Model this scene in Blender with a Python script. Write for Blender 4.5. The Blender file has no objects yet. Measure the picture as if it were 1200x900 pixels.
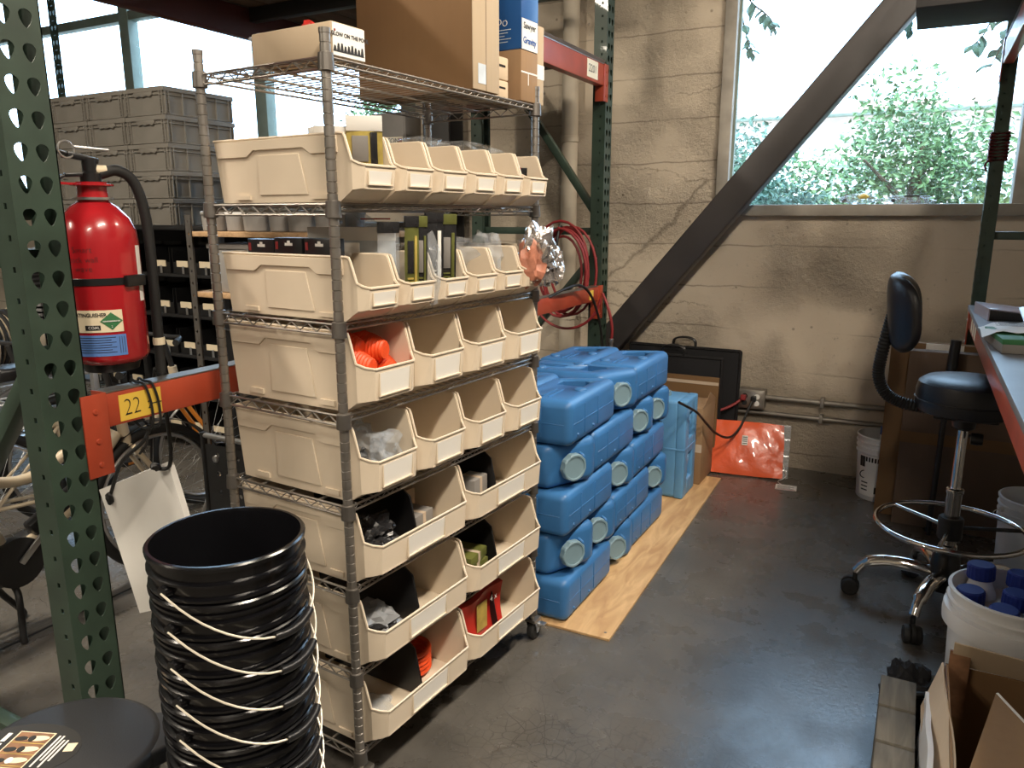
import bpy, bmesh, math, random
from mathutils import Vector, Matrix, noise

# ---------------------------------------------------------------- camera, world, sun, exposure
scene = bpy.context.scene
col = scene.collection
cam_data = bpy.data.cameras.new('camera')
cam_data.sensor_width = 36.0
cam_data.lens = 26.7
cam_data.clip_start = 0.02
cam = bpy.data.objects.new('camera', cam_data)
cam.location = (0, 0, 1.6)
cam.rotation_euler = (math.radians(90 - 12.54), 0, math.radians(28.01))
col.objects.link(cam)
scene.camera = cam
scene.view_settings.view_transform = 'Standard'
scene.view_settings.look = 'None'
scene.view_settings.gamma = 1.0
scene.view_settings.use_curve_mapping = False
scene.view_settings.exposure = 0.0

world = bpy.data.worlds.new('sky')
scene.world = world
world.use_nodes = True
wn = world.node_tree.nodes
wn['Background'].inputs[0].default_value = (0.50, 0.72, 1.0, 1)
wn['Background'].inputs[1].default_value = 9.0

sun_data = bpy.data.lights.new('sun', 'SUN')
sun_data.energy = 6.0
sun_data.angle = math.radians(1.0)
sun_data.color = (1.0, 0.95, 0.86)
sun = bpy.data.objects.new('sun', sun_data)
sun.rotation_euler = (math.radians(38), math.radians(12), 0)
col.objects.link(sun)

rnd = random.Random(7)
PI = math.pi

# ---------------------------------------------------------------- materials
MATS = {}
def mat(name, color, rough=0.6, metal=0.0, var=0.0, var_scale=6.0, bump=0.0, bump_scale=40.0,
        coat=0.0, alpha=1.0, emit=None, emit_strength=0.0, spec=0.5, trans=0.0, var_color=None):
    m = bpy.data.materials.new(name)
    m.use_nodes = True
    nt = m.node_tree
    b = nt.nodes['Principled BSDF']
    b.inputs['Base Color'].default_value = (*color, 1)
    b.inputs['Roughness'].default_value = rough
    b.inputs['Metallic'].default_value = metal
    b.inputs['Specular IOR Level'].default_value = spec
    if coat: b.inputs['Coat Weight'].default_value = coat
    if alpha < 1: b.inputs['Alpha'].default_value = alpha
    if trans: b.inputs['Transmission Weight'].default_value = trans
    if emit:
        b.inputs['Emission Color'].default_value = (*emit, 1)
        b.inputs['Emission Strength'].default_value = emit_strength
    if var or bump:
        tc = nt.nodes.new('ShaderNodeTexCoord')
    if var:
        n = nt.nodes.new('ShaderNodeTexNoise')
        n.inputs['Scale'].default_value = var_scale
        n.inputs['Detail'].default_value = 6
        nt.links.new(tc.outputs['Object'], n.inputs['Vector'])
        mx = nt.nodes.new('ShaderNodeMixRGB')
        c2 = var_color or tuple(max(0, c * (1 - var)) for c in color)
        mx.inputs[1].default_value = (*c2, 1)
        mx.inputs[2].default_value = (*[min(1, c * (1 + (0 if var_color else var * 0.4))) for c in color], 1)
        rp = nt.nodes.new('ShaderNodeMapRange')
        rp.inputs[1].default_value = 0.3; rp.inputs[2].default_value = 0.7
        nt.links.new(n.outputs['Fac'], rp.inputs[0])
        nt.links.new(rp.outputs[0], mx.inputs[0])
        nt.links.new(mx.outputs[0], b.inputs['Base Color'])
    if bump:
        n2 = nt.nodes.new('ShaderNodeTexNoise')
        n2.inputs['Scale'].default_value = bump_scale
        n2.inputs['Detail'].default_value = 4
        nt.links.new(tc.outputs['Object'], n2.inputs['Vector'])
        bp = nt.nodes.new('ShaderNodeBump')
        bp.inputs['Strength'].default_value = bump
        bp.inputs['Distance'].default_value = 0.01
        nt.links.new(n2.outputs['Fac'], bp.inputs['Height'])
        nt.links.new(bp.outputs[0], b.inputs['Normal'])
    MATS[name] = m
    return m

class NT:
    """tiny node-graph helper"""
    def __init__(s, name):
        s.m = bpy.data.materials.new(name); s.m.use_nodes = True
        s.t = s.m.node_tree; s.b = s.t.nodes['Principled BSDF']; MATS[name] = s.m
        s.tc = s.t.nodes.new('ShaderNodeTexCoord').outputs['Object']
    def n(s, typ, **kw):
        nd = s.t.nodes.new(typ)
        for k, v in kw.items():
            if k.startswith('i_'):
                key = k[2:]; key = int(key) if key.isdigit() else key.replace('_', ' ')
                if hasattr(v, 'is_output') or isinstance(v, bpy.types.NodeSocket): s.t.links.new(v, nd.inputs[key])
                else: nd.inputs[key].default_value = v
            else: setattr(nd, k, v)
        return nd
    def noise(s, scale, detail=6, rough=.55, vec=None, dist=0):
        return s.n('ShaderNodeTexNoise', i_Vector=vec or s.tc, i_Scale=scale, i_Detail=detail, i_Roughness=rough, i_Distortion=dist).outputs['Fac']
    def rng(s, v, a, b, c=0., d=1.):
        return s.n('ShaderNodeMapRange', i_0=v, i_1=a, i_2=b, i_3=c, i_4=d).outputs[0]
    def mix(s, f, a, b, mode='MIX'):
        nd = s.n('ShaderNodeMixRGB', blend_type=mode)
        for k, v in ((0, f), (1, a), (2, b)):
            if isinstance(v, bpy.types.NodeSocket): s.t.links.new(v, nd.inputs[k])
            elif isinstance(v, tuple): nd.inputs[k].default_value = (*v, 1)
            else: nd.inputs[k].default_value = v
        return nd.outputs[0]
    def math(s, op, a, b=0.5):
        nd = s.n('ShaderNodeMath', operation=op)
        for k, v in ((0, a), (1, b)):
            if isinstance(v, bpy.types.NodeSocket): s.t.links.new(v, nd.inputs[k])
            else: nd.inputs[k].default_value = v
        return nd.outputs[0]
    def mapping(s, scale=(1, 1, 1), loc=(0, 0, 0), vec=None):
        return s.n('ShaderNodeMapping', i_Vector=vec or s.tc, i_Scale=scale, i_Location=loc).outputs[0]
    def set(s, name, v):
        if isinstance(v, bpy.types.NodeSocket): s.t.links.new(v, s.b.inputs[name])
        else: s.b.inputs[name].default_value = (*v, 1) if isinstance(v, tuple) else v
    def bump(s, h, strength=.5, dist=.01, prev=None):
        nd = s.n('ShaderNodeBump', i_Height=h, i_Strength=strength, i_Distance=dist)
        if prev: s.t.links.new(prev, nd.inputs['Normal'])
        return nd.outputs[0]

# concrete floor: mottled grey brown, worn sheen, hairline cracks
f = NT('floor_concrete')
big = f.noise(0.9, 8, .62); mid = f.noise(5, 8, .6); fine = f.noise(60, 4, .6)
c = f.mix(f.rng(big, .35, .68), (.072, .066, .058), (.130, .120, .106))
c = f.mix(f.rng(mid, .42, .75, 0, .55), c, (.155, .142, .125))
c = f.mix(f.rng(fine, .60, .72, 0, .35), c, (.03, .028, .026))
wob = f.mix(.12, f.tc, f.n('ShaderNodeTexNoise', i_Vector=f.tc, i_Scale=3., i_Detail=5.).outputs['Color'])
vor = f.n('ShaderNodeTexVoronoi', feature='DISTANCE_TO_EDGE', i_Vector=wob, i_Scale=9.).outputs['Distance']
crk = f.math('MULTIPLY', f.rng(vor, .0, .020, 1, 0), f.rng(f.noise(1.3, 3), .54, .64))
hair = f.n('ShaderNodeTexVoronoi', feature='DISTANCE_TO_EDGE', i_Vector=wob, i_Scale=26.).outputs['Distance']
hair = f.math('MULTIPLY', f.rng(hair, .0, .05, 1, 0), f.rng(f.noise(1.9, 3), .44, .60))
crk = f.math('MAXIMUM', crk, f.math('MULTIPLY', hair, .7))
c = f.mix(f.math('MULTIPLY', crk, .75), c, (.018, .017, .016))
st = f.n('ShaderNodeTexNoise', i_Vector=f.mapping((14, 1.2, 1)), i_Scale=3., i_Detail=3.).outputs['Fac']
c = f.mix(f.rng(st, .60, .72, 0, .30), c, (.03, .028, .025))
f.set('Base Color', c)
f.set('Specular IOR Level', .75)
f.set('Roughness', f.rng(f.noise(4, 6, .6), .3, .7, .20, .36))
nb = f.bump(fine, .16, .004); nb = f.bump(f.noise(220, 3), .10, .002, nb); nb = f.bump(crk, -.7, .003, nb)
f.set('Normal', nb)

# board-formed painted concrete wall
f = NT('wall_concrete')
sep = f.n('ShaderNodeSeparateXYZ', i_0=f.tc)
mot = f.noise(1.6, 8, .5)
c = f.mix(f.rng(mot, .32, .7), (.56, .475, .365), (.66, .565, .445))
c = f.mix(f.rng(f.noise(9, 6, .65), .56, .75, 0, .5), c, (.50, .42, .32))
c = f.mix(f.math('MULTIPLY', f.rng(f.noise(26, 5, .7), .60, .68, 0, .7), f.rng(f.noise(1.9, 3), .45, .6)), c, (.17, .14, .11))
wz = f.n('ShaderNodeCombineXYZ', i_X=f.math('MULTIPLY', sep.outputs[0], 1.), i_Y=0., i_Z=sep.outputs[2]).outputs[0]
wv = f.math('ADD', sep.outputs[2], f.math('MULTIPLY', f.noise(3.5, 6, .6), .055))
fr = f.math('FRACT', f.math('MULTIPLY', wv, 1 / .262))
line = f.rng(f.math('ABSOLUTE', f.math('SUBTRACT', fr, .5)), .0, .026, 1, 0)
line = f.math('MULTIPLY', line, f.rng(f.noise(1.1, 4), .38, .50))
vor = f.n('ShaderNodeTexVoronoi', feature='DISTANCE_TO_EDGE', i_Vector=f.mapping((.55, 1, 2.3), vec=f.mix(.22, f.tc, f.n('ShaderNodeTexNoise', i_Vector=f.tc, i_Scale=2.0, i_Detail=9., i_Roughness=.7).outputs['Color'])), i_Scale=.9).outputs['Distance']
crk = f.math('MULTIPLY', f.rng(vor, 0., .010, 1, 0), f.rng(f.noise(1.1, 2), .44, .54))
pits = f.n('ShaderNodeTexVoronoi', i_Vector=f.tc, i_Scale=9., i_Randomness=1.).outputs['Distance']
pit = f.math('MULTIPLY', f.rng(pits, .05, .10, 1, 0), f.rng(f.noise(2.3, 2), .5, .56))
dark = f.math('MAXIMUM', f.math('MULTIPLY', line, .8), f.math('MAXIMUM', f.math('MULTIPLY', crk, .7), f.math('MULTIPLY', pit, .7)))
c = f.mix(dark, c, (.20, .155, .11))
f.set('Base Color', c); f.set('Roughness', .85)
spall = f.math('MULTIPLY', f.math('SUBTRACT', f.noise(24, 8, .75), .5), f.rng(f.noise(1.4, 3), .42, .62))
nb = f.bump(spall, 1.0, .06)
nb = f.bump(f.math('ADD', dark, 0.), -.9, .012, nb)
nb = f.bump(f.noise(70, 4), .18, .005, nb)
f.set('Normal', nb)

# plywood and other woods
def wood(name, a, b_, sx=1.5, sy=30, rough=.6, axis='x'):
    f = NT(name)
    sc = {'x': (sx, sy, sy), 'y': (sy, sx, sy), 'z': (sy, sy, sx)}[axis]
    g = f.n('ShaderNodeTexNoise', i_Vector=f.mapping(sc), i_Scale=1., i_Detail=8., i_Distortion=1.2).outputs['Fac']
    c = f.mix(f.rng(g, .35, .68), a, b_)
    c = f.mix(f.rng(f.noise(3, 5), .45, .8, 0, .35), c, a)
    f.set('Base Color', c); f.set('Roughness', rough); f.set('Normal', f.bump(g, .15, .004))
wood('plywood', (.44, .255, .115), (.68, .45, .225), 3.0, 16, .55, 'y')
wood('deck_wood', (.055, .035, .022), (.10, .065, .042), 2, 26, .8, 'y')
wood('tan_wood', (.36, .22, .11), (.52, .34, .19), 2, 30, .7, 'y')
wood('old_wood', (.10, .092, .075), (.21, .19, .155), 3, 25, .8, 'y')

def carton(name, base, dark):
    f = NT(name)
    g = f.n('ShaderNodeTexNoise', i_Vector=f.mapping((60, 60, 2)), i_Scale=1., i_Detail=2.).outputs['Fac']
    c = f.mix(f.rng(f.noise(3, 6), .35, .7), base, dark)
    c = f.mix(f.rng(g, .4, .65, 0, .18), c, dark)
    f.set('Base Color', c); f.set('Roughness', .8); f.set('Normal', f.bump(g, .08, .003))
carton('cardboard', (.32, .20, .105), (.26, .155, .08))
carton('cardboard_brown', (.20, .112, .048), (.17, .092, .038))
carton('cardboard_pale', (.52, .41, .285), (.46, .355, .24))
carton('cardboard_dark', (.15, .10, .068), (.115, .075, .05))
carton('carton_backlit', (.032, .030, .030), (.024, .022, .022))  # backlit darkness of the overhanging carton put into its colour
carton('cardboard_cream', (.66, .53, .38), (.58, .45, .31))

# steel and paint
mat('rack_green', (.030, .054, .038), .45, var=.3, var_scale=9, coat=.15)
mat('beam_orange', (.40, .055, .022), .42, var=.22, var_scale=7, coat=.2)
mat('brace_grey', (.048, .043, .042), .5, var=.2, var_scale=5, bump=.05)
mat('zinc', (.36, .335, .305), .38, .85, var=.25, var_scale=14)
mat('zinc_dark', (.20, .185, .17), .42, .8, var=.2, var_scale=12)
mat('chrome', (.72, .70, .68), .12, 1.0)
mat('silver', (.55, .55, .55), .3, .9)
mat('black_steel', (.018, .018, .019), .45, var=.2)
mat('window_frame', (.33, .30, .255), .6, var=.25, var_scale=8)
mat('frame_green', (.20, .24, .20), .6, var=.2)
mat('conduit', (.30, .275, .24), .45, .6, var=.25)
mat('pipe_paint', (.55, .48, .38), .6, var=.15)
# plastics
mat('label_insert', (.80, .77, .71), .3, spec=.5)
mat('bin_beige', (.74, .63, .49), .42, var=.06, var_scale=5, spec=.4)
mat('jug_blue', (.045, .175, .42), .40, var=.16, var_scale=5, spec=.4)
mat('jug_light_blue', (.12, .32, .58), .42, var=.14, var_scale=5, spec=.4)
mat('cap_teal', (.20, .31, .37), .5, var=.1)
mat('black_plastic', (.010, .010, .011), .34, spec=.5)
mat('lid_plastic', (.016, .017, .020), .42, spec=.5, bump=.05, bump_scale=300)
mat('beam_orange_shaded', (.085, .022, .018), .5, var=.2, var_scale=7)  # orange beam paint with the shade under the deck mixed in
mat('bucket_black', (.004, .004, .005), .20, spec=.5)
mat('black_matte', (.010, .010, .012), .7)
mat('black_fabric', (.006, .006, .008), .8, bump=.2, bump_scale=250)
mat('wire_white', (.72, .66, .55), .35, .2)
mat('white_plastic', (.70, .70, .70), .4, var=.05)
mat('bottle_white', (.72, .74, .80), .35)
mat('cap_blue', (.012, .028, .20), .6, spec=.3)
mat('tote_grey', (.22, .205, .18), .5, var=.12, spec=.4)
mat('tub_grey', (.26, .25, .24), .4, var=.1)
mat('red_paint', (.42, .012, .018), .25, var=.08, coat=.6)
mat('vinyl_black', (.010, .011, .015), .38, bump=.08, bump_scale=200, spec=.5)
mat('rubber', (.012, .012, .012), .65)
mat('bag_orange', (.78, .115, .035), .28, var=.15, var_scale=9, bump=.5, bump_scale=16, coat=.4)
mat('rope_orange', (.75, .075, .012), .5, var=.2, var_scale=40)
mat('cord_red', (.26, .024, .026), .5)
mat('cord_black', (.010, .010, .010), .5)
mat('cord_twine', (.10, .012, .014), .8)
mat('paper_white', (.84, .82, .78), .7, var=.05)
mat('label_cream', (.78, .67, .48), .6)
mat('label_yellow', (.80, .53, .07), .6, var=.1)
mat('label_blue', (.10, .22, .55), .6)
mat('label_green', (.035, .17, .06), .6)
mat('ink_black', (.012, .012, .012), .6)
mat('ink_white', (.80, .78, .74), .6)
mat('ink_blue', (.02, .09, .33), .5)
mat('box_blue', (.012, .090, .30), .45, var=.12)
mat('paint_cream', (.55, .46, .33), .35, coat=.3, var=.06)
mat('paint_orange', (.72, .24, .03), .4)
mat('grey_box', (.23, .215, .20), .55, var=.12)
mat('steel_column', (.055, .052, .05), .6)
mat('foil', (.66, .62, .60), .22, .85, var=.3, var_scale=30, bump=.6, bump_scale=45)
mat('copper_net', (.55, .22, .14), .5, var=.4, var_scale=30)
mat('packet_red', (.50, .030, .022), .35, var=.25, var_scale=14, coat=.3)
mat('packet_yellow', (.52, .40, .10), .35, var=.4, var_scale=25, coat=.3)
mat('packet_green', (.13, .14, .035), .35, var=.3, var_scale=25, coat=.3)
mat('packet_dark', (.022, .022, .024), .25, var=.4, var_scale=25, coat=.4)
mat('pouch_pale', (.62, .68, .74), .3, var=.2, var_scale=15, coat=.3)
mat('desk_top', (.19, .19, .20), .4, var=.2, var_scale=5)
mat('book_cover', (.40, .36, .42), .35, coat=.4)
mat('slot_dark', (.004, .004, .004), .9)
mat('ceiling_paint', (.30, .27, .23), .9, var=.2, var_scale=2)
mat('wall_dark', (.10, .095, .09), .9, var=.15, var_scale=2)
mat('wall_paint', (.42, .36, .28), .9, var=.15, var_scale=2)
mat('lamp_white', (.8, .8, .8), .5)
mat('lamp_tube', (1, 1, 1), .5, emit=(1.0, .86, .68), emit_strength=6.0)
mat('bark', (.10, .075, .05), .9, var=.4, var_scale=14, bump=.5)
mat('leaf_green', (.11, .22, .085), .55, var=.45, var_scale=2.5)
mat('leaf_blue', (.09, .19, .14), .55, var=.45, var_scale=2.5)
mat('leaf_yellow', (.22, .28, .085), .55, var=.45, var_scale=2.5)
mat('house_wall', (.85, .76, .70), .8, var=.1)
mat('roof_red', (.62, .38, .32), .7, var=.3, var_scale=6)
mat('yard', (.34, .30, .24), .9, var=.3)
mat('tape_clear', (.62, .50, .38), .18, coat=.6, var=.1)
mat('skin_brown', (.24, .12, .06), .6, var=.4, var_scale=30)

def clear(name, tint, fac, rough=.12):
    m = bpy.data.materials.new(name); m.use_nodes = True; t = m.node_tree
    for n in list(t.nodes): t.nodes.remove(n)
    o = t.nodes.new('ShaderNodeOutputMaterial'); mx = t.nodes.new('ShaderNodeMixShader')
    tr = t.nodes.new('ShaderNodeBsdfTransparent'); tr.inputs[0].default_value = (*tint, 1)
    gl = t.nodes.new('ShaderNodeBsdfPrincipled'); gl.inputs['Base Color'].default_value = (.75, .78, .82, 1); gl.inputs['Roughness'].default_value = rough
    mx.inputs[0].default_value = fac
    t.links.new(tr.outputs[0], mx.inputs[1]); t.links.new(gl.outputs[0], mx.inputs[2]); t.links.new(mx.outputs[0], o.inputs[0])
    MATS[name] = m
clear('glass', (.96, .985, .98), .05, .03)
clear('film', (.93, .95, .97), .19, .08)
clear('film_thin', (.95, .97, .98), .18, .12)
clear('film_dark', (.35, .35, .37), .35, .15)
clear('plastic_clear', (.85, .86, .88), .55, .3)

# ---------------------------------------------------------------- mesh helpers
class MB:
    def __init__(s, M=None):
        s.v = []; s.f = []; s.M = M
    def add(s, verts, faces):
        o = len(s.v)
        s.v += [tuple(s.M @ Vector(p)) if s.M else tuple(p) for p in verts]
        s.f += [tuple(i + o for i in q) for q in faces]
        return s
    def box(s, x0, x1, y0, y1, z0, z1):
        return s.add([(x0, y0, z0), (x1, y0, z0), (x1, y1, z0), (x0, y1, z0), (x0, y0, z1), (x1, y0, z1), (x1, y1, z1), (x0, y1, z1)],
                     [(0, 3, 2, 1), (4, 5, 6, 7), (0, 1, 5, 4), (1, 2, 6, 5), (2, 3, 7, 6), (3, 0, 4, 7)])
    def bar(s, p0, p1, w, h, up=(0, 0, 1)):
        """rectangular bar from p0 to p1"""
        p0 = Vector(p0); p1 = Vector(p1); d = (p1 - p0).normalized()
        side = d.cross(Vector(up))
        if side.length < 1e-4: side = d.cross(Vector((1, 0, 0)))
        side.normalize(); u = side.cross(d).normalized()
        vs = []
        for p in (p0, p1):
            for a, b in ((-1, -1), (1, -1), (1, 1), (-1, 1)):
                vs.append(p + side * (a * w / 2) + u * (b * h / 2))
        return s.add(vs, [(0, 1, 2, 3), (7, 6, 5, 4), (0, 4, 5, 1), (1, 5, 6, 2), (2, 6, 7, 3), (3, 7, 4, 0)])
    def prism(s, poly, axis, a, b):
        def pt(p, t):
            return {'x': (t, p[0], p[1]), 'y': (p[0], t, p[1]), 'z': (p[0], p[1], t)}[axis]
        n = len(poly)
        vs = [pt(p, a) for p in poly] + [pt(p, b) for p in poly]
        fs = [tuple(range(n))[::-1], tuple(range(n, 2 * n))] + [(i, (i + 1) % n, n + (i + 1) % n, n + i) for i in range(n)]
        return s.add(vs, fs)
    def tube(s, pts, r, n=8, caps=True, closed=False):
        pts = [Vector(p) for p in pts]; m = len(pts)
        rs = r if isinstance(r, (list, tuple)) else [r] * m
        vs = []; prev = None
        for i, p in enumerate(pts):
            if closed: d = pts[(i + 1) % m] - pts[i - 1]
            else: d = pts[min(i + 1, m - 1)] - pts[max(i - 1, 0)]
            if d.length < 1e-9: d = Vector((0, 0, 1))
            d.normalize()
            if prev is None:
                a = Vector((0, 0, 1)) if abs(d.z) < .9 else Vector((1, 0, 0))
                x = d.cross(a).normalized()
            else:
                x = (prev - d * prev.dot(d))
                x = x.normalized() if x.length > 1e-6 else d.orthogonal().normalized()
            prev = x; y = d.cross(x)
            for k in range(n):
                t = 2 * PI * k / n
                vs.append(p + x * (rs[i] * math.cos(t)) + y * (rs[i] * math.sin(t)))
        fs = []
        for i in range(m if closed else m - 1):
            a = i * n; b = ((i + 1) % m) * n
            for k in range(n):
                fs.append((a + k, a + (k + 1) % n, b + (k + 1) % n, b + k))
        if caps and not closed:
            fs.append(tuple(range(n))[::-1]); fs.append(tuple(range((m - 1) * n, m * n)))
        return s.add(vs, fs)
    def lathe(s, prof, n=24, c=(0, 0, 0), axis='z', caps=True):
        """profile of (radius, height) about an axis through c"""
        vs = []; fs = []
        for r, h in prof:
            for k in range(n):
                t = 2 * PI * k / n; a, b = r * math.cos(t), r * math.sin(t)
                p = {'z': (a, b, h), 'x': (h, a, b), 'y': (b, h, a)}[axis]
                vs.append((p[0] + c[0], p[1] + c[1], p[2] + c[2]))
        for i in range(len(prof) - 1):
            for k in range(n):
                fs.append((i * n + k, i * n + (k + 1) % n, (i + 1) * n + (k + 1) % n, (i + 1) * n + k))
        if caps:
            if prof[0][0] > 1e-5: fs.append(tuple(range(n))[::-1])
            if prof[-1][0] > 1e-5: fs.append(tuple(range((len(prof) - 1) * n, len(prof) * n)))
        return s.add(vs, fs)
    def torus(s, R, r, c=(0, 0, 0), axis='z', n=40, m=8, a0=0, a1=2 * PI):
        full = abs(a1 - a0 - 2 * PI) < 1e-6
        pts = []
        for k in range(n if full else n + 1):
            t = a0 + (a1 - a0) * k / n; a, b = R * math.cos(t), R * math.sin(t)
            p = {'z': (a, b, 0), 'x': (0, a, b), 'y': (a, 0, b)}[axis]
            pts.append((p[0] + c[0], p[1] + c[1], p[2] + c[2]))
        return s.tube(pts, r, m, closed=full)
    def sheet(s, fn, nu, nv, thick=.0):
        """surface fn(u,v)->point, u,v in 0..1, with real thickness"""
        P = [[Vector(fn(i / nu, j / nv)) for j in range(nv + 1)] for i in range(nu + 1)]
        vs = []; W = nv + 1
        N = []
        for i in range(nu + 1):
            for j in range(nv + 1):
                du = P[min(i + 1, nu)][j] - P[max(i - 1, 0)][j]; dv = P[i][min(j + 1, nv)] - P[i][max(j - 1, 0)]
                nn = du.cross(dv); N.append(nn.normalized() if nn.length > 1e-9 else Vector((0, 0, 1)))
        flat = [p for row in P for p in row]
        vs = [p + n_ * (thick / 2) for p, n_ in zip(flat, N)]
        T = len(vs)
        fs = [(i * W + j, (i + 1) * W + j, (i + 1) * W + j + 1, i * W + j + 1) for i in range(nu) for j in range(nv)]
        if thick > 0:
            vs += [p - n_ * (thick / 2) for p, n_ in zip(flat, N)]
            fs += [tuple(T + q for q in f_)[::-1] for f_ in list(fs)]
            ring = [i * W for i in range(nu + 1)] + [nu * W + j for j in range(1, W)] + [i * W + nv for i in range(nu - 1, -1, -1)] + [j for j in range(nv - 1, 0, -1)]
            for a, b in zip(ring, ring[1:] + ring[:1]): fs.append((a, T + a, T + b, b))
        return s.add(vs, fs)
    def build(s, name, m, parent=None, bevel=0, segs=2, smooth=None, loc=None, rz=0.0, angle=40, fix=True):
        me = bpy.data.meshes.new(name)
        me.from_pydata(s.v, [], s.f)
        bm = bmesh.new(); bm.from_mesh(me)
        if fix: bmesh.ops.recalc_face_normals(bm, faces=bm.faces)
        if bevel:
            es = [e for e in bm.edges if len(e.link_faces) == 2 and e.calc_face_angle(0) > math.radians(angle)]
            bmesh.ops.bevel(bm, geom=es, offset=bevel, segments=segs, profile=.5, affect='EDGES', clamp_overlap=True)
        if smooth is None: smooth = bevel > 0
        if smooth:
            for fc in bm.faces: fc.smooth = True
            for e in bm.edges:
                if len(e.link_faces) == 2 and e.calc_face_angle(0) > math.radians(38): e.smooth = False
        bm.to_mesh(me); bm.free()
        return link(name, me, m, parent, loc, rz)

def link(name, me, m, parent=None, loc=None, rz=0.0):
    me.materials.clear(); me.materials.append(MATS[m] if isinstance(m, str) else m)
    o = bpy.data.objects.new(name, me)
    col.objects.link(o)
    if parent: o.parent = parent
    if loc: o.location = loc
    if rz: o.rotation_euler[2] = rz
    return o

def tag(o, label=None, cat=None, group=None, kind=None):
    if label: o['label'] = label
    if cat: o['category'] = cat
    if group: o['group'] = group
    if kind: o['kind'] = kind
    return o
def thing(name, label, cat, loc=(0, 0, 0), rz=0.0, group=None, rot=None):
    o = bpy.data.objects.new(name, None)
    o.empty_display_size = .1
    o.location = loc; o.rotation_euler = rot or (0, 0, rz)
    col.objects.link(o)
    return tag(o, label, cat, group)
def struct(o): o['kind'] = 'structure'; return o
def copy_tree(o, parent=None):
    c = o.copy(); col.objects.link(c); c.parent = parent
    for ch in [x for x in KIDS(o)]: copy_tree(ch, c)
    return c
def KIDS(o): return [x for x in col.objects if x.parent is o]

_text_cache = {}
def text(name, s, size, m, parent, origin, xd, yd, align='CENTER', squash=1.0, bold=0.0, lift=.0006):
    """flat lettering laid on a surface: origin, reading direction, up direction"""
    cu = bpy.data.curves.new('txt', 'FONT'); cu.body = s; cu.size = size; cu.align_x = align; cu.align_y = 'CENTER'
    cu.offset = bold; cu.resolution_u = 3
    o = bpy.data.objects.new('txt', cu); col.objects.link(o)
    bpy.context.view_layer.update()
    me = bpy.data.meshes.new_from_object(o.evaluated_get(bpy.context.evaluated_depsgraph_get()))
    bpy.data.objects.remove(o); bpy.data.curves.remove(cu)
    xd = Vector(xd).normalized(); yd = Vector(yd).normalized(); zd = xd.cross(yd)
    O = Vector(origin) + zd * lift
    for v in me.vertices:
        c = v.co; v.co = O + xd * (c.x * squash) + yd * c.y
    me.update()
    return link(name, me, m, parent)
def wrap_text(name, s, size, m, parent, cx, cy, r, ang, z, squash=1.0, bold=0.0):
    """lettering wrapped round a vertical cylinder"""
    o = text(name, s, size, m, parent, (0, 0, 0), (1, 0, 0), (0, 1, 0), squash=squash, bold=bold, lift=0)
    for v in o.data.vertices:
        t = ang + v.co.x / r; zz = v.co.y
        v.co = (cx + r * math.cos(t), cy + r * math.sin(t), z + zz)
    return o
def wrap_patch(name, m, parent, cx, cy, r, a0, a1, z0, z1, n=12):
    mb = MB()
    mb.sheet(lambda u, v: (cx + r * math.cos(a0 + (a1 - a0) * u), cy + r * math.sin(a0 + (a1 - a0) * u), z0 + (z1 - z0) * v), n, 1, .0008)
    return mb.build(name, m, parent)

def crumple(name, m, parent, c, size, seed, amp=.35, sub=3, flat=0):
    """crumpled bag or lump"""
    bm = bmesh.new()
    bmesh.ops.create_icosphere(bm, subdivisions=sub, radius=1)
    for v in bm.verts:
        n1 = noise.noise(v.co * 1.7 + Vector((seed * 3.1, seed, 0))); n2 = noise.noise(v.co * 5.3 + Vector((0, seed * 2.3, seed)))
        k = 1 + amp * n1 + amp * .7 * n2
        v.co = Vector((v.co.x * size[0] * k + c[0], v.co.y * size[1] * k + c[1], v.co.z * size[2] * k + c[2]))
        if flat and v.co.z < c[2] - size[2] * .8: v.co.z = c[2] - size[2] * .8
    me = bpy.data.meshes.new(name); bm.to_mesh(me); bm.free()
    return link(name, me, m, parent)

def curve_pts(ctrl, n=12):
    """Catmull-Rom through control points"""
    P = [Vector(p) for p in ctrl]; P = [P[0] * 2 - P[1]] + P + [P[-1] * 2 - P[-2]]
    out = []
    for i in range(1, len(P) - 2):
        for k in range(n):
            t = k / n
            out.append(.5 * ((2 * P[i]) + (P[i + 1] - P[i - 1]) * t + (2 * P[i - 1] - 5 * P[i] + 4 * P[i + 1] - P[i + 2]) * t * t + (3 * P[i] - P[i - 1] - 3 * P[i + 1] + P[i + 2]) * t ** 3))
    out.append(P[-2]); return out

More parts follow.
